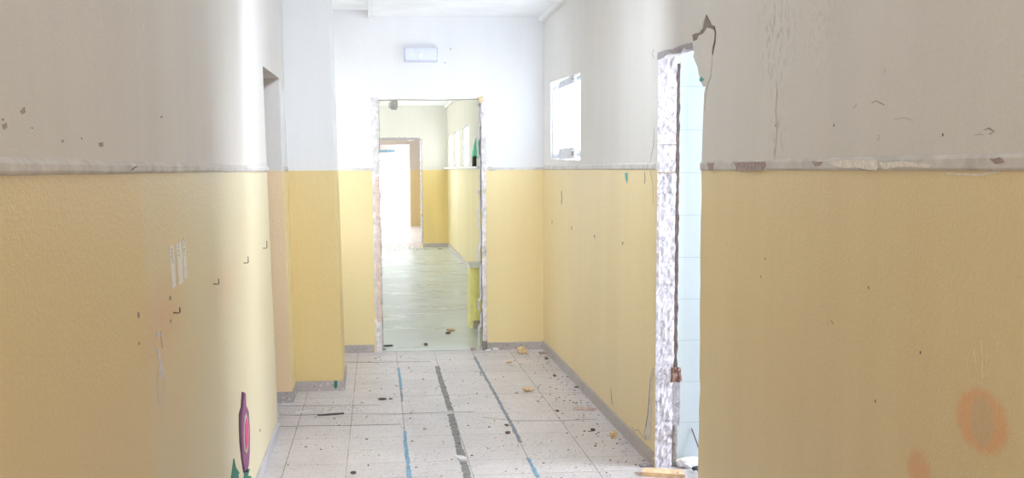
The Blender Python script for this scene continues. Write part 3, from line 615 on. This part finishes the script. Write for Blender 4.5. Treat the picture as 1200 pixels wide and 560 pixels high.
for c, s, f, lab in (((1.329, 6.587, 1.055), .08, 1, 'wire hook on right wall nearest the broken doorway'),
                  ((1.329, 7.459, 1.047), .10, 1, 'wire hook on right wall, second from the broken doorway'),
                  ((1.329, 8.358, 1.058), .12, 1, 'wire hook on right wall, third from the broken doorway'),
                  ((1.329, 9.31, 1.06), .12, 1, 'wire hook on right wall closest to the cross wall')):
    hook(c, 'R', -s * .6, f, lab, 0)

# ---------------------------------------------------------------- windows
def window(name, y0, y1, z0, z1, bars, xw=XR, depth=TW, fr=.04):
    w = bpy.data.objects.new(name, None); C.objects.link(w); w.location = (xw, (y0 + y1) / 2, z0); w['kind'] = 'structure'
    o = Vector(w.location)
    def b(*a): return box(a[0] - o.x, a[1] - o.x, a[2] - o.y, a[3] - o.y, a[4] - o.z, a[5] - o.z)
    x0, x1 = xw + .024, xw + .055
    bm = bmesh.new()
    for a in ((y0, y1, z0, z0 + fr), (y0, y1, z1 - fr, z1), (y0, y0 + fr, z0 + fr, z1 - fr), (y1 - fr, y1, z0 + fr, z1 - fr)):
        add_box(bm, x0 - o.x, x1 - o.x, a[0] - o.y, a[1] - o.y, a[2] - o.z, a[3] - o.z)
    for q in bars: add_box(bm, x0 - o.x, x1 - o.x, q - .025 - o.y, q + .025 - o.y, z0 + fr - o.z, z1 - fr - o.z)
    obj('window_frame', bm, 'white', w)
    obj('pane', b(xw + .018, xw + .022, y0 + .004, y1 - .004, z0 + .004, z1 - .004), 'frost', w)
    return w
w1 = window('window_1', 8.055, 9.445, 1.532, 2.072, (8.55,))
# flat casing bars and screws of window 1, set flush with the wall
bm = bmesh.new()
o1 = w1.location
for a in ((8.38, 9.06, 2.03, 2.082), (8.38, 9.06, 1.522, 1.60)):
    add_box(bm, .006, .016, a[0] - o1.y, a[1] - o1.y, a[2] - o1.z, a[3] - o1.z)
obj('casing_bar', bm, 'lampbody', w1)
for c in [(1.329, 8.374, 2.052), (1.329, 8.366, 1.567), (1.329, 8.366, 1.553)]:
    bm = bmesh.new(); bmesh.ops.create_icosphere(bm, subdivisions=1, radius=.011, matrix=Matrix.Translation(Vector(c) - Vector(o1))); obj('screw', bm, 'greyplastic', w1)
bm = bmesh.new(); add_box(bm, .004 , .016, 8.30 - o1.y, 8.36 - o1.y, -.02, .56); obj('casing_stile', bm, 'white', w1)

# ---------------------------------------------------------------- second corridor
W2 = [(17.92, 19.22), (19.95, 21.10), (21.85, 22.95)]
holes = [[(XR, a, 1.50), (XR, b, 1.50), (XR, b, 2.10), (XR, a, 2.10)] for a, b in W2]
wall_right_back = struct(obj('wall_right_back', prism([[(XR, YF + .16, -.02), (XR, Y2, -.02), (XR, Y2, 2.74), (XR, YF + .16, 2.74)]] + holes, Vector((TW, 0, 0))), 'w2r'))
for i, (a, b) in enumerate(W2): window('window_%d' % (i + 2), a + .01, b - .01, 1.505, 2.095, ())
XB = -3.1     # far side of the second hall, open windows along it
holes = [[(XB, a, .5), (XB, b, .5), (XB, b, 2.3), (XB, a, 2.3)] for a, b in ((10.6, 11.6), (13.0, 14.2), (15.6, 17.2), (18.6, 20.0), (20.9, 22.9))]
LWIN = holes
struct(obj('wall_left_back', prism([[(XB, YF + .05, -.02), (XB, Y2, -.02), (XB, Y2, 2.74), (XB, YF + .05, 2.74)]] + holes, Vector((-.15, 0, 0))), 'w2'))
struct(obj('wall_far_left', box(XB - .1, XL - .1, YF, YF + .16, -.02, 2.74), 'w2'))
struct(obj('ceiling_second_corridor', box(-3.2, 1.5, YF + .05, Y2 + .2, ZC, 2.75), 'ceil'))
tag(obj('cable_trunking', box(1.285, XR, YF + .17, Y2 - .002, 2.59, ZC), 'white'), 'white cable trunking along the ceiling corner beyond the doorway', 'trunking')
tag(obj('wall_ledge', bevel(box(1.262, XR, 15.75, Y2 - .005, 1.465, 1.492), .004, 1), 'white'), 'narrow white ledge below the three far windows', 'ledge')
skirting('baseboard_right_back', XR - .012, XR + .002, 11.70, Y2 - .012)
# second cross wall, its opening torn at top and right
tops = [(.02, Y2, 2.0), (.12, Y2, 2.015), (.18, Y2, 2.035), (.35, Y2, 2.03), (.42, Y2, 2.015), (.55, Y2, 2.022), (.62, Y2, 1.99), (.70, Y2, 1.998), (.74, Y2, 2.02), (.815, Y2, 2.025)]
rs = [(.825 + random.uniform(-.014, .012), Y2, 1.95 - i * .1) for i in range(20)]
wall_second = struct(obj('wall_second', prism([[(-3.2, Y2, -.02), (-.02, Y2, -.02)] + tops + rs + [(.845, Y2, -.02), (1.5, Y2, -.02), (1.5, Y2, 2.74), (-3.2, Y2, 2.74)]], Vector((0, .15, 0))), 'w2'))
skirting('baseboard_second', .86, XR, Y2 - .014, Y2 + .002)
rough_strip('plaster_edge', .815, .855, .07, 2.02, Y2 - .001, 'rough', wall_second, .008, .010)
bm = bmesh.new(); n = 60; g = []
for i in range(n + 1):
    x = .02 + .80 * i / n; g.append([bm.verts.new((x, Y2 - .004, 2.012 + random.uniform(-.012, .006))), bm.verts.new((x, Y2 - .012, 2.03)), bm.verts.new((x, Y2 - .003, 2.04 + random.uniform(-.005, .02)))])
for i in range(n):
    for j in range(2): bm.faces.new((g[i][j], g[i][j + 1], g[i + 1][j + 1], g[i + 1][j]))
obj('torn_lintel_edge', bm, 'rough2', wall_second)
# third wall and what is behind it
for nm, a in (('wall_third', (.855, 1.5, Y3, Y3 + .15, -.02, 2.74)), ('wall_third_left', (-1.2, .0, Y3, Y3 + .15, -.02, 2.74)), ('wall_third_top', (.0, .855, Y3, Y3 + .15, 2.10, 2.74))):
    struct(obj(nm, box(*a), 'w3'))
struct(obj('wall_right_third', box(XR, XR + .1, Y2 + .15, Y3, -.02, 2.74), 'w3'))
struct(obj('wall_left_third', prism([[(-1.1, Y2 + .15, -.02), (-1.1, Y3, -.02), (-1.1, Y3, 2.74), (-1.1, Y2 + .15, 2.74)], [(-1.1, 24.2, .5), (-1.1, 31.5, .5), (-1.1, 31.5, 2.3), (-1.1, 24.2, 2.3)]], Vector((-.1, 0, 0))), 'w2'))
struct(obj('ceiling_third', box(-1.2, 1.5, Y2 + .15, Y3 + .15, ZC, 2.75), 'ceil'))
# hanging sign in the bright opening
sg = empty('hanging_sign', (.27, Y3 + .35, 1.88), 'white sign with a line of small blue lettering in the farthest bright opening', 'sign')
obj('sign_board', box(-.26, .26, -.01, .01, 0, .26), 'sign', sg)
bm = bmesh.new(); x = -.23
while x < .20:
    w = random.uniform(.008, .016); add_box(bm, x, x + w, -.0125, -.0095, .035, .035 + random.choice((.055, .068, .045))); x += w + .006
obj('lettering', bm, 'signblue', sg)
bm = bmesh.new(); add_box(bm, -.2, -.195, -.003, .003, .26, 1.2); add_box(bm, .195, .2, -.003, .003, .26, 1.2)
obj('hanger', bm, 'greyplastic', sg)
struct(obj('ceiling_fourth', box(-1.2, 1.5, Y3 + .15, Y3 + .7, ZC, 2.75), 'ceil'))

# ceiling lamp holder in the second corridor
lh = empty('lamp_holder', (.338, 20.6, ZC), 'grey lamp holder hanging from the ceiling beyond the doorway', 'lamp')
obj('ceiling_rose', lathe([(.03, 0), (.055, -.002), (.052, -.02), (.03, -.03)]), 'greyplastic', lh, smooth=True)
obj('lamp_arm', tube_bm([(0, 0, -.02), (0, 0, -.05), (-.015, 0, -.075)], .014), 'greyplastic', lh)
o = obj('lamp_shade', lathe([(.018, .02), (.045, -.02), (.058, -.06), (.055, -.10), (.0, -.115)]), 'greyplastic', lh, (-.012, 0, -.045), True); o.rotation_euler = (0, .35, 0)

# low yellow partition beyond the doorway
lh.scale = (1.35, 1.35, 1.35)
lp = empty('low_partition', (1.07, 11.45, .004), 'low lime yellow partition with white top just beyond the doorway', 'low wall')
ob = Vector(lp.location)
obj('partition_body', box(.838 - ob.x, XR - ob.x, 11.20 - ob.y, 11.64 - ob.y, .0, .560), 'low', lp)
obj('front_panel', box(.868 - ob.x, XR - ob.x, 11.17 - ob.y, 11.20 - ob.y, .075, .555), 'low', lp)
obj('partition_top', bevel(box(.826 - ob.x, XR - ob.x, 11.155 - ob.y, 11.66 - ob.y, .560, .580), .003, 1), 'white', lp)
bm = bmesh.new(); add_box(bm, .858 - ob.x, XR - ob.x, 11.155 - ob.y, 11.20 - ob.y, 0, .072)
obj('plinth', bm, 'skirtT', lp)

# bottle and cloth at the ledge
bt = empty('bottle', (1.300, 16.55, 1.4925), 'black bottle standing on the white ledge seen through the doorway', 'bottle')
obj('bottle_body', lathe([(.0, 0), (.030, 0), (.033, .01), (.033, .165), (.028, .185), (.014, .20), (.012, .215)]), 'bottle', bt, smooth=True)
obj('bottle_neck', lathe([(.0115, .213), (.0115, .265), (.014, .268), (.014, .282), (.0, .283)]), 'bottle', bt, smooth=True)
cl = bmesh.new(); g = []
for i in range(15):
    t = i / 14; z = 1.86 - .25 * t; hw = .012 + .085 * t ** .8 - (.03 * max(0, t - .85) / .15)
    g.append([cl.verts.new((1.285 + (j / 8 - .5) * 2 * hw * .8 , 15.9 + .012 * math.sin(j * 1.7 + t * 2), z + .02 * math.sin(j * .9) * t)) for j in range(9)])
for i in range(14):
    for j in range(8): cl.faces.new((g[i][j], g[i][j + 1], g[i + 1][j + 1], g[i + 1][j]))
clo = obj('hanging_cloth', cl, 'green', smooth=True)
clo.modifiers.new('s', 'SOLIDIFY').thickness = .004
tag(clo, 'mint green cloth hanging on the wall beside the black bottle', 'cloth')

# emergency light on the cross wall
el = empty('emergency_light', (.36, YF, 2.285), 'rectangular lilac emergency light above the doorway', 'emergency light')
obj('housing', bevel(box(-.132, .132, -.028, .0, 0, .11), .006, 2), 'lampbody', el)
obj('diffuser', bevel(box(-.128, .128, -.075, -.026, .004, .106), .010, 3), 'lamp', el)
bm = bmesh.new(); bmesh.ops.create_uvsphere(bm, u_segments=12, v_segments=8, radius=.011, matrix=Matrix.Translation((.0, -.075, .042))); obj('indicator', bm, 'led', el)

# ---------------------------------------------------------------- floor tape
def tape(pts, w, mat, label, frac=.0):
    P = [Vector(p) for p in pts]; a = []; b = []
    n = int((P[-1] - P[0]).length / .035)
    seg = []
    for i in range(len(P) - 1):
        k = max(1, int((P[i + 1] - P[i]).length / .035)); seg += [P[i].lerp(P[i + 1], j / k) for j in range(k)]
    seg.append(P[-1])
    for i, p in enumerate(seg):
        rg = .0025 + w * .05; a.append((p.x - w / 2 + random.uniform(-rg, rg), p.y + random.uniform(-.006, .006), 0)); b.append((p.x + w / 2 + random.uniform(-rg, rg), p.y + random.uniform(-.006, .006), 0))
    o = patch('tape_strip', a + b[::-1], 'F', mat, None, .0008)
    o['group'] = 'tape strips along the corridor floor'
    return tag(o, label, 'tape')
tape([(0.135, 9.021, 0.0), (0.136, 8.566, 0.0), (0.138, 8.089, 0.0)], .017, 'blue', 'short far piece of the left blue tape line')
tape([(0.138, 8.057, 0.0), (0.136, 7.691, 0.0)], .012, 'bluegrey', 'tiny worn grey piece between the two left blue tape pieces')
tape([(0.129, 6.787, 0.0), (0.128, 6.358, 0.0), (0.129, 6.014, 0.0), (0.129, 5.623, 0.0)], .019, 'blue', 'near piece of the left blue tape line, reaching the bottom')
tape([(0.424, 9.062, 0.0), (0.417, 8.493, 0.0), (0.42, 7.894, 0.0), (0.421, 7.345, 0.0)], .034, 'greytape', 'far piece of the wide grey tape in the middle')
tape([(0.414, 7.24, 0.0), (0.412, 6.867, 0.0), (0.408, 6.509, 0.0), (0.405, 6.127, 0.0)], .038, 'greytape', 'wide grey tape piece lying in the middle of the row of three')
tape([(0.407, 6.033, 0.0), (0.405, 5.82, 0.0), (0.402, 5.558, 0.0)], .036, 'greytape', 'nearest wide grey tape piece at the bottom edge')
tape([(0.735, 9.488, 0.0), (0.735, 8.784, 0.0), (0.741, 8.042, 0.0), (0.742, 7.33, 0.0), (0.744, 6.824, 0.0), (0.74, 6.413, 0.0)], .020, 'bluegrey', 'long blue grey tape line on the right of the wide grey tape')
tape([(0.735, 6.047, 0.0), (0.736, 5.83, 0.0), (0.734, 5.563, 0.0)], .018, 'blue', 'short near blue tape piece on the right at the bottom')

# cracks and dark joints in the floor
fl_o = bpy.data.objects['floor']
for p, w in (([(-0.607, 7.347, 0.0), (-0.49, 7.318, 0.0), (-0.364, 7.328, 0.0), (-0.238, 7.351, 0.0)], .012), ([(-0.28, 9.344, 0.0), (-0.035, 9.311, 0.0), (0.386, 9.296, 0.0)], .012), ([(-0.635, 7.634, 0.0), (-0.455, 7.611, 0.0), (-0.245, 7.597, 0.0), (-0.012, 7.581, 0.0)], .008),
             ([(-0.585, 6.996, 0.0), (-0.422, 6.998, 0.0), (-0.179, 6.979, 0.0), (0.114, 6.977, 0.0)], .010), ([(-0.217, 7.322, 0.0), (0.12, 7.278, 0.0), (0.376, 7.298, 0.0), (0.562, 7.287, 0.0)], .006), ([(0.598, 7.113, 0.0), (0.758, 6.992, 0.0), (1.029, 6.957, 0.0), (1.259, 6.977, 0.0)], .006),
             ([(-0.015, 10.01, 0.0), (0.171, 9.927, 0.0), (0.516, 9.889, 0.0), (0.807, 9.873, 0.0)], .02)):
    scratch('floor_crack', p, 'F', w, 'scratch', fl_o)

# ---------------------------------------------------------------- rubble
def rock(name, c, size, mat, label, seed, rot=0, sub=2, rough=.35, cat='rubble', group=None):
    bm = bmesh.new(); bmesh.ops.create_icosphere(bm, subdivisions=sub, radius=.5)
    for v in bm.verts:
        d = 1 + rough * noise.noise(v.co * 2.3 + Vector((seed * 3.1, 0, 0))) + rough * .4 * noise.noise(v.co * 6 + Vector((0, seed, 0)))
        q = Vector((max(-.42, min(.42, v.co.x * d)), max(-.42, min(.42, v.co.y * d)), max(-.40, min(.40, v.co.z * d))))
        v.co = Vector((q.x * size[0] / .84, q.y * size[1] / .84, q.z * size[2] / .80))
    zmin = min(v.co.z for v in bm.verts)
    for v in bm.verts: v.co.z -= zmin
    o = obj(name, bm, mat, None, (c[0], c[1], c[2])); o.rotation_euler = (0, 0, rot)
    return tag(o, label, cat, group)
G = 'bits of rubble on the corridor floor'
rock('rubble_chunk', (1.123, 9.617, 0.0), (.072, .05, .055), 'beige', 'largest yellow beige chunk lying by the cross wall skirting', 1, .3, 3, group=G)
rock('rubble_chunk', (1.291, 9.571, 0.0), (.075, .05, .018), 'mauver', 'flat dusty pink chunk in the far right corner', 2, .1, group=G)
rock('rubble_chunk', (1.276, 9.282, 0.0), (.028, .04, .015), 'brown', 'small brown bit beside the right skirting near the flat pink chunk', 3, group=G)
rock('rubble_chunk', (0.932, 9.793, 0.0), (.045, .03, .025), 'whiter', 'pale chunk touching the cross wall skirting left of the beige chunk', 4, group=G)
rock('rubble_chunk', (0.974, 9.153, 0.0), (.045, .05, .014), 'beige', 'thin beige flake just in front of the cross wall', 5, .4, group=G)
rock('rubble_chunk', (0.978, 9.008, 0.0), (.022, .035, .012), 'whiter', 'tiny white flake beside the thin beige flake', 6, group=G)
rock('rubble_chunk', (0.964, 7.948, 0.0), (.062, .06, .026), 'beige', 'beige wedge of rubble right of the long blue grey tape', 7, .5, group=G)
rock('rubble_chunk', (1.256, 6.464, 0.0), (.038, .035, .040), 'beige', 'orange beige cube-like chunk near the right skirting', 8, .5, group=G)
rock('rubble_chunk', (1.176, 6.653, 0.0), (.020, .03, .016), 'darkr', 'small black bit left of the orange beige chunk', 9, .5, group=G)
rock('rubble_chunk', (0.696, 6.646, 0.0), (.026, .03, .014), 'brown', 'brown bit beside the long tape, the nearer of two', 10, .2, group=G)
rock('rubble_chunk', (0.713, 6.852, 0.0), (.015, .03, .011), 'brown', 'brown bit beside the long tape, the farther of two', 11, .7, group=G)
rock('rubble_chunk', (0.01, 7.766, 0.0), (.050, .05, .009), 'darkr', 'dark flake left of the left blue tape', 12, .3, group=G)
rock('rubble_chunk', (0.064, 7.774, 0.0), (.024, .03, .006), 'brown', 'smaller brown flake beside the dark flake', 13, .3, group=G)
rock('rubble_chunk', (-0.138, 5.837, 0.0), (.026, .025, .012), 'darkr', 'dark crumb near the bottom edge left of the blue tape', 14, .3, group=G)
rock('rubble_chunk', (0.245, 6.818, 0.0), (.018, .02, .010), 'mauver', 'brown crumb between the blue and the wide grey tape', 15, .3, group=G)
rock('rubble_chunk', (1.059, 7.235, 0.0), (.02, .03, .010), 'brown', 'brown crumb on the tile joint left of the splinter', 16, .3, group=G)
rock('rubble_chunk', (0.401, 6.071, 0.0), (.045, .03, .010), 'whiter', 'white plaster flake lying on the wide grey tape', 17, .3, group=G)
rock('rubble_chunk', (0.886, 7.864, 0.0), (.02, .03, .008), 'mauver', 'small pinkish crumb just left of the beige wedge', 18, .3, group=G)
rock('rubble_chunk', (1.225, 8.493, 0.0), (.02, .03, .012), 'brown', 'brown crumb midway along the right skirting', 21, .3, group=G)
rock('rubble_chunk', (1.314, 8.031, 0.0), (.05, .03, .008), 'darkr', 'dark flake lying against the right skirting', 22, .3, group=G)
rock('rubble_chunk', (1.246, 6.156, 0.0), (.012, .03, .010), 'whiter', 'white crumb by the right skirting next to the broken doorway', 23, .3, group=G)
G2 = 'bits of rubble beyond the doorway'
rock('rubble_chunk', (0.641, 11.053, 0.004), (.07, .08, .02), 'beige', 'pale chunk on the grey green floor beyond the doorway', 24, .3, group=G2)
rock('rubble_chunk', (0.606, 10.851, 0.004), (.04, .05, .015), 'brown', 'brown chunk just in front of the pale chunk beyond the doorway', 25, .3, group=G2)
rock('rubble_chunk', (0.381, 10.151, 0.004), (.03, .05, .018), 'brown', 'lone brown chunk in the middle just behind the threshold', 26, .3, group=G2)
rock('rubble_chunk', (0.07, 10.144, 0.004), (.075, .05, .010), 'darkr', 'dark flat flake behind the left end of the threshold', 27, .2, group=G2)
rock('rubble_chunk', (1.115, 22.754, 0.004), (.10, .3, .02), 'mauver', 'flat chunk by the second cross wall in the distance', 28, .2, group=G2)
for i, (u, lab) in enumerate((((0.756, 9.841, 0.0), 'pinkish crumb at the right end of the threshold'), ((0.833, 9.855, 0.0), 'grey lump at the foot of the right door jamb'), ((0.027, 9.932, 0.0), 'grey lump at the foot of the left door jamb'), ((0.865, 9.746, 0.0), 'white crumb just right of the door jamb foot'))):
    rock('rubble_chunk', u, (.05, .03, .02), ('mauver', 'whiter', 'rough2', 'whiter')[i], lab, 30 + i, .2, group=G)
rock('plaster_lump', (1.509, 5.786, 0.0), (.14, .12, .040), 'whiter', 'large white plaster lump inside the tiled room doorway', 40, .3, 3, cat='rubble')
rock('plaster_lump', (1.414, 5.815, 0.0), (.08, .05, .022), 'mauver', 'pinkish lump at the foot of the broken jamb', 41, .3, 3, cat='rubble')
rock('plaster_lump', (1.372, 5.803, 0.0), (.07, .05, .018), 'whiter', 'pale lump between the skirting end and the broken jamb', 42, .3, 3, cat='rubble')
rock('plaster_lump', (1.293, 5.813, 0.0), (.07, .04, .014), 'rough2', 'grey lump left of the broken jamb behind the board', 43, .3, 3, cat='rubble')
# splinters and the board
def splinter(name, a, b, w, h, mat, label, cat='splinter', n=7):
    a, b = Vector(a), Vector(b); d = b - a; s = Vector((-d.y, d.x, 0)).normalized(); bm = bmesh.new(); g = []
    for i in range(n):
        t = i / (n - 1); c = d * t; ww = w * (.45 + .75 * math.sin(math.pi * (.12 + .76 * t))) * random.uniform(.85, 1.15) / 2; hh = h * random.uniform(.8, 1.15)
        g.append([bm.verts.new(c + s * ww), bm.verts.new(c + s * ww * .9 + Vector((0, 0, hh))), bm.verts.new(c - s * ww * .85 + Vector((0, 0, hh * .9))), bm.verts.new(c - s * ww)])
    for i in range(n - 1):
        for k in range(4): bm.faces.new((g[i][k], g[i][(k + 1) % 4], g[i + 1][(k + 1) % 4], g[i + 1][k]))
    bm.faces.new(g[0]); bm.faces.new(g[-1]); bmesh.ops.recalc_face_normals(bm, faces=list(bm.faces))
    return tag(obj(name, bm, mat, None, (a.x, a.y, .0005)), label, cat)
splinter('wood_splinter', (1.167, 7.289, 0.0), (1.296, 7.245, 0.0), .055, .010, 'mauver', 'pale flat wood splinter lying against the right skirting')
splinter('wood_splinter', (-0.377, 7.291, 0.0), (-0.222, 7.323, 0.0), .030, .006, 'darkr', 'dark thin splinter on the tile joint in front of the pillar')
splinter('paper_scrap', (-0.621, 7.661, 0.0), (-0.534, 7.692, 0.0), .045, .003, 'whiter', 'white scrap on the floor in front of the reveal skirting', 'scrap')
splinter('paper_scrap', (-0.519, 7.388, 0.0), (-0.416, 7.454, 0.0), .035, .003, 'whiter', 'white scrap on the floor in front of the pillar skirting', 'scrap')
splinter('paper_scrap', (0.371, 6.141, 0.0), (0.416, 6.097, 0.0), .030, .004, 'whiter', 'white scrap beside the wide grey tape near the bottom', 'scrap')
# the board: two-layer plank with a split end
pa, pb = Vector((1.229, 5.615, 0.0)), Vector((1.414, 5.543, 0.0))
bd = empty('broken_board', tuple(pa), 'short raw wooden board lying before the broken doorway', 'board')
d = pb - pa; s = Vector((-d.y, d.x, 0)).normalized() * .085; bm = bmesh.new(); g = []
ts = [0, .12, .3, .5, .7, .85, .93, 1]
for i, t in enumerate(ts):
    c = d * t; f0 = random.uniform(-.05, .06) if i in (0, 7) else 0
    g.append([bm.verts.new(c + d * f0), bm.verts.new(c + Vector((0, 0, .021)) + d * f0 * .5), bm.verts.new(c + s + Vector((0, 0, .023)) - d * f0), bm.verts.new(c + s - d * f0 * .7)])
for i in range(len(ts) - 1):
    for k in range(4): bm.faces.new((g[i][k], g[i][(k + 1) % 4], g[i + 1][(k + 1) % 4], g[i + 1][k]))
bm.faces.new(g[0]); bm.faces.new(g[-1]); bmesh.ops.recalc_face_normals(bm, faces=list(bm.faces))
obj('board_body', bm, 'wood', bd)
bm = tube_bm([d * 1.0 + Vector((0, .004, .006)), d * .9 + Vector((0, 0, .012)) + s * .1, d * .84 + s * .2 + Vector((0, 0, .024))], .008, 5)
obj('split_end', bm, 'mauver', bd)
sh = splinter('wood_splinter', (1.214, 5.684, 0.0), (1.256, 5.645, 0.0), .02, .006, 'mauver', 'short dark splinter at the left end of the raw board')
# cable and stick in the doorway
tag(obj('black_hose', tube_bm([(1.5, 5.685, 0.012), (1.51, 5.66, 0.022), (1.501, 5.577, 0.03), (1.486, 5.5, 0.025), (1.463, 5.402, 0.014), (1.441, 5.289, 0.012)], .011, 10), 'black', smooth=True),
    'black hose end curling round the near edge of the broken doorway', 'hose')
tag(obj('thin_stick', tube_bm([(1.531, 5.855, 0.173), (1.54, 5.84, 0.142), (1.551, 5.82, 0.103), (1.559, 5.8, 0.064)], .0030, 6), 'wire'),
    'thin dark stick leaning against the tiled wall', 'stick')

# crumbs nobody could count
bm = bmesh.new()
def crumb(x, y, s, z=0.0):
    if 1.10 < x < 1.62 and 5.38 < y < 5.80: return
    r = bmesh.ops.create_icosphere(bm, subdivisions=1, radius=s)
    k = (random.uniform(.6, 1.4), random.uniform(.6, 1.5), random.uniform(.25, .6)); a = random.random() * 3
    for v in r['verts']:
        p = Vector((v.co.x * k[0], v.co.y * k[1], v.co.z * k[2])); p.rotate(Matrix.Rotation(a, 3, 'Z').to_euler()); v.co = p + Vector((x, y, z + s * k[2] * .8))
for i in range(420):
    y = random.uniform(5.2, 9.75); x = random.uniform(-.5, 1.29)
    if x < -.23 and 7.7 < y < 9: continue
    crumb(x, y, random.choice((.002, .003, .003, .004, .006)))
for i in range(260):
    y = random.uniform(5.2, 9.7); x = 1.31 - abs(random.gauss(0, .13))
    crumb(max(x, -.4), y, random.choice((.002, .003, .005, .006)))
nbrown = len(bm.faces)
for i in range(300):
    x, y = random.gauss(1.15, .22), random.gauss(5.6, .25)
    if (x < 1.30 or 5.02 < y < 5.76) and not (.95 < x < 1.6 and y < 5.62 and x > 1.0 and y > 5.35): crumb(x, y, random.choice((.002, .003, .005, .007)))
for i in range(120): crumb(random.uniform(-.5, 1.25), random.uniform(5.2, 9.7), random.choice((.003, .004, .005)))
for i in range(90): crumb(random.uniform(-.55, -.1), random.gauss(7.5, .1), random.choice((.003, .004, .006)))
for i in range(60): crumb(random.uniform(.0, 1.2), YF - abs(random.gauss(0.02, .04)), random.choice((.004, .006, .008)))
bm.faces.ensure_lookup_table()
for f_ in bm.faces[nbrown:]: f_.material_index = 1
c2 = obj('crumbs', bm, 'brown'); c2.data.materials.append(M['whiter']); c2['kind'] = 'stuff'; tag(c2, 'fine brown and white crumbs scattered over the tiled corridor floor', 'crumbs')
bm = bmesh.new()
for i in range(110): crumb(random.uniform(.05, .92), Y2 - abs(random.gauss(0, .8)), random.choice((.005, .008, .012)), .004)
c3 = obj('distant_crumbs', bm, 'mauver'); c3['kind'] = 'stuff'; tag(c3, 'crumbs of rubble along the foot of the second cross wall', 'crumbs')

# ---------------------------------------------------------------- corridor behind the camera
struct(obj('wall_behind', prism([[(-.8, -2.6, -.02), (1.5, -2.6, -.02), (1.5, -2.6, 2.74), (-.8, -2.6, 2.74)], [(-.35, -2.6, .7), (1.15, -2.6, .7), (1.15, -2.6, 2.3), (-.35, -2.6, 2.3)]], Vector((0, -.1, 0))), 'wf'))  # opening cut in the unseen end wall to let fill light in

# ---------------------------------------------------------------- light
W = bpy.data.worlds.new('World'); bpy.context.scene.world = W; W.use_nodes = True
bg = W.node_tree.nodes['Background']; bg.inputs[0].default_value = (.90, .95, 1.0, 1); bg.inputs[1].default_value = 3.0
def area(name, loc, direction, sx, sy, power, col=(1, 1, 1), portal=False, spread=math.pi):
    l = bpy.data.lights.new(name, 'AREA'); l.shape = 'RECTANGLE'; l.size = sx; l.size_y = sy; l.energy = power; l.color = col; l.spread = spread
    o = bpy.data.objects.new(name, l); C.objects.link(o); o.location = loc
    o.rotation_euler = Vector(direction).to_track_quat('-Z', 'Y').to_euler()
    if portal: l.cycles.is_portal = True
    return o
COOL = (.80, .89, 1.0)
area('daylight_tiled_room', (3.75, 4.95, 1.6), (-1, 0, 0), 1.5, 1.6, 128, (.88, .93, 1.0))
area('daylight_window_one', (1.60, 8.75, 1.8), (-1, 0, 0), 1.5, .8, 62, COOL)
area('added_fill_behind_pillar', (-.80, 9.36, 1.55), (1, 0, 0), .72, 1.3, 7, COOL)  # added light at the invented opening, brightens the cross wall
HW = (6, 10, 22, 34, 60)
for i, h in enumerate(LWIN):
    a, b = h[0][1], h[1][1]
    area('daylight_hall', (XB - .25, (a + b) / 2, 1.4), (1, 0, 0), b - a, 1.8, HW[i], (.95, .98, 1))
for a, b in W2: area('daylight_far_windows', (XR + .2, (a + b) / 2, 1.8), (-1, 0, 0), b - a, .6, 20, (1, 1, 1))
area('daylight_third', (-1.3, 27.8, 1.4), (1, 0, 0), 7.3, 1.8, 90, (1, 1, 1))
area('added_fill_behind_camera', (.4, -2.85, 1.5), (0, 1, 0), 1.5, 1.6, 34, (1, .975, .94))  # fill light added behind the camera for the near walls
area('ceiling_fill', (.37, 2.6, 2.60), (0, 0, -1), 1.2, 5.0, 13, (1, .98, .96))  # added out-of-view fill under the ceiling, not a real fixture
area('added_fill_forward', (.37, 5.0, 2.56), (0, 1, -.45), .5, .16, 24, COOL, spread=1.9)  # unseen light added to brighten the pillar and cross wall

# ---------------------------------------------------------------- camera
cam = bpy.data.cameras.new('camera'); co = bpy.data.objects.new('camera', cam); C.objects.link(co)
cam.sensor_width = 36; cam.lens = 36 * 1441.2 / 1200; cam.shift_y = (392.1 - 280) / 1200; cam.clip_start = .05; cam.clip_end = 200
r = Vector((.9940810, -.1085641, -.0040933)); f = Vector((.1070587, .9853123, -.1330344)); u = Vector((.0184759, .1318088, .9911030))
co.matrix_world = Matrix(((r.x, u.x, -f.x, 0), (r.y, u.y, -f.y, 0), (r.z, u.z, -f.z, 1.45), (0, 0, 0, 1)))
S = bpy.context.scene; S.camera = co
S.view_settings.view_transform = 'Standard'; S.view_settings.look = 'None'; S.view_settings.exposure = 0; S.view_settings.gamma = 1
S.cycles.max_bounces = 12; S.cycles.diffuse_bounces = 8; S.cycles.use_denoising = True; S.cycles.sample_clamp_indirect = 8
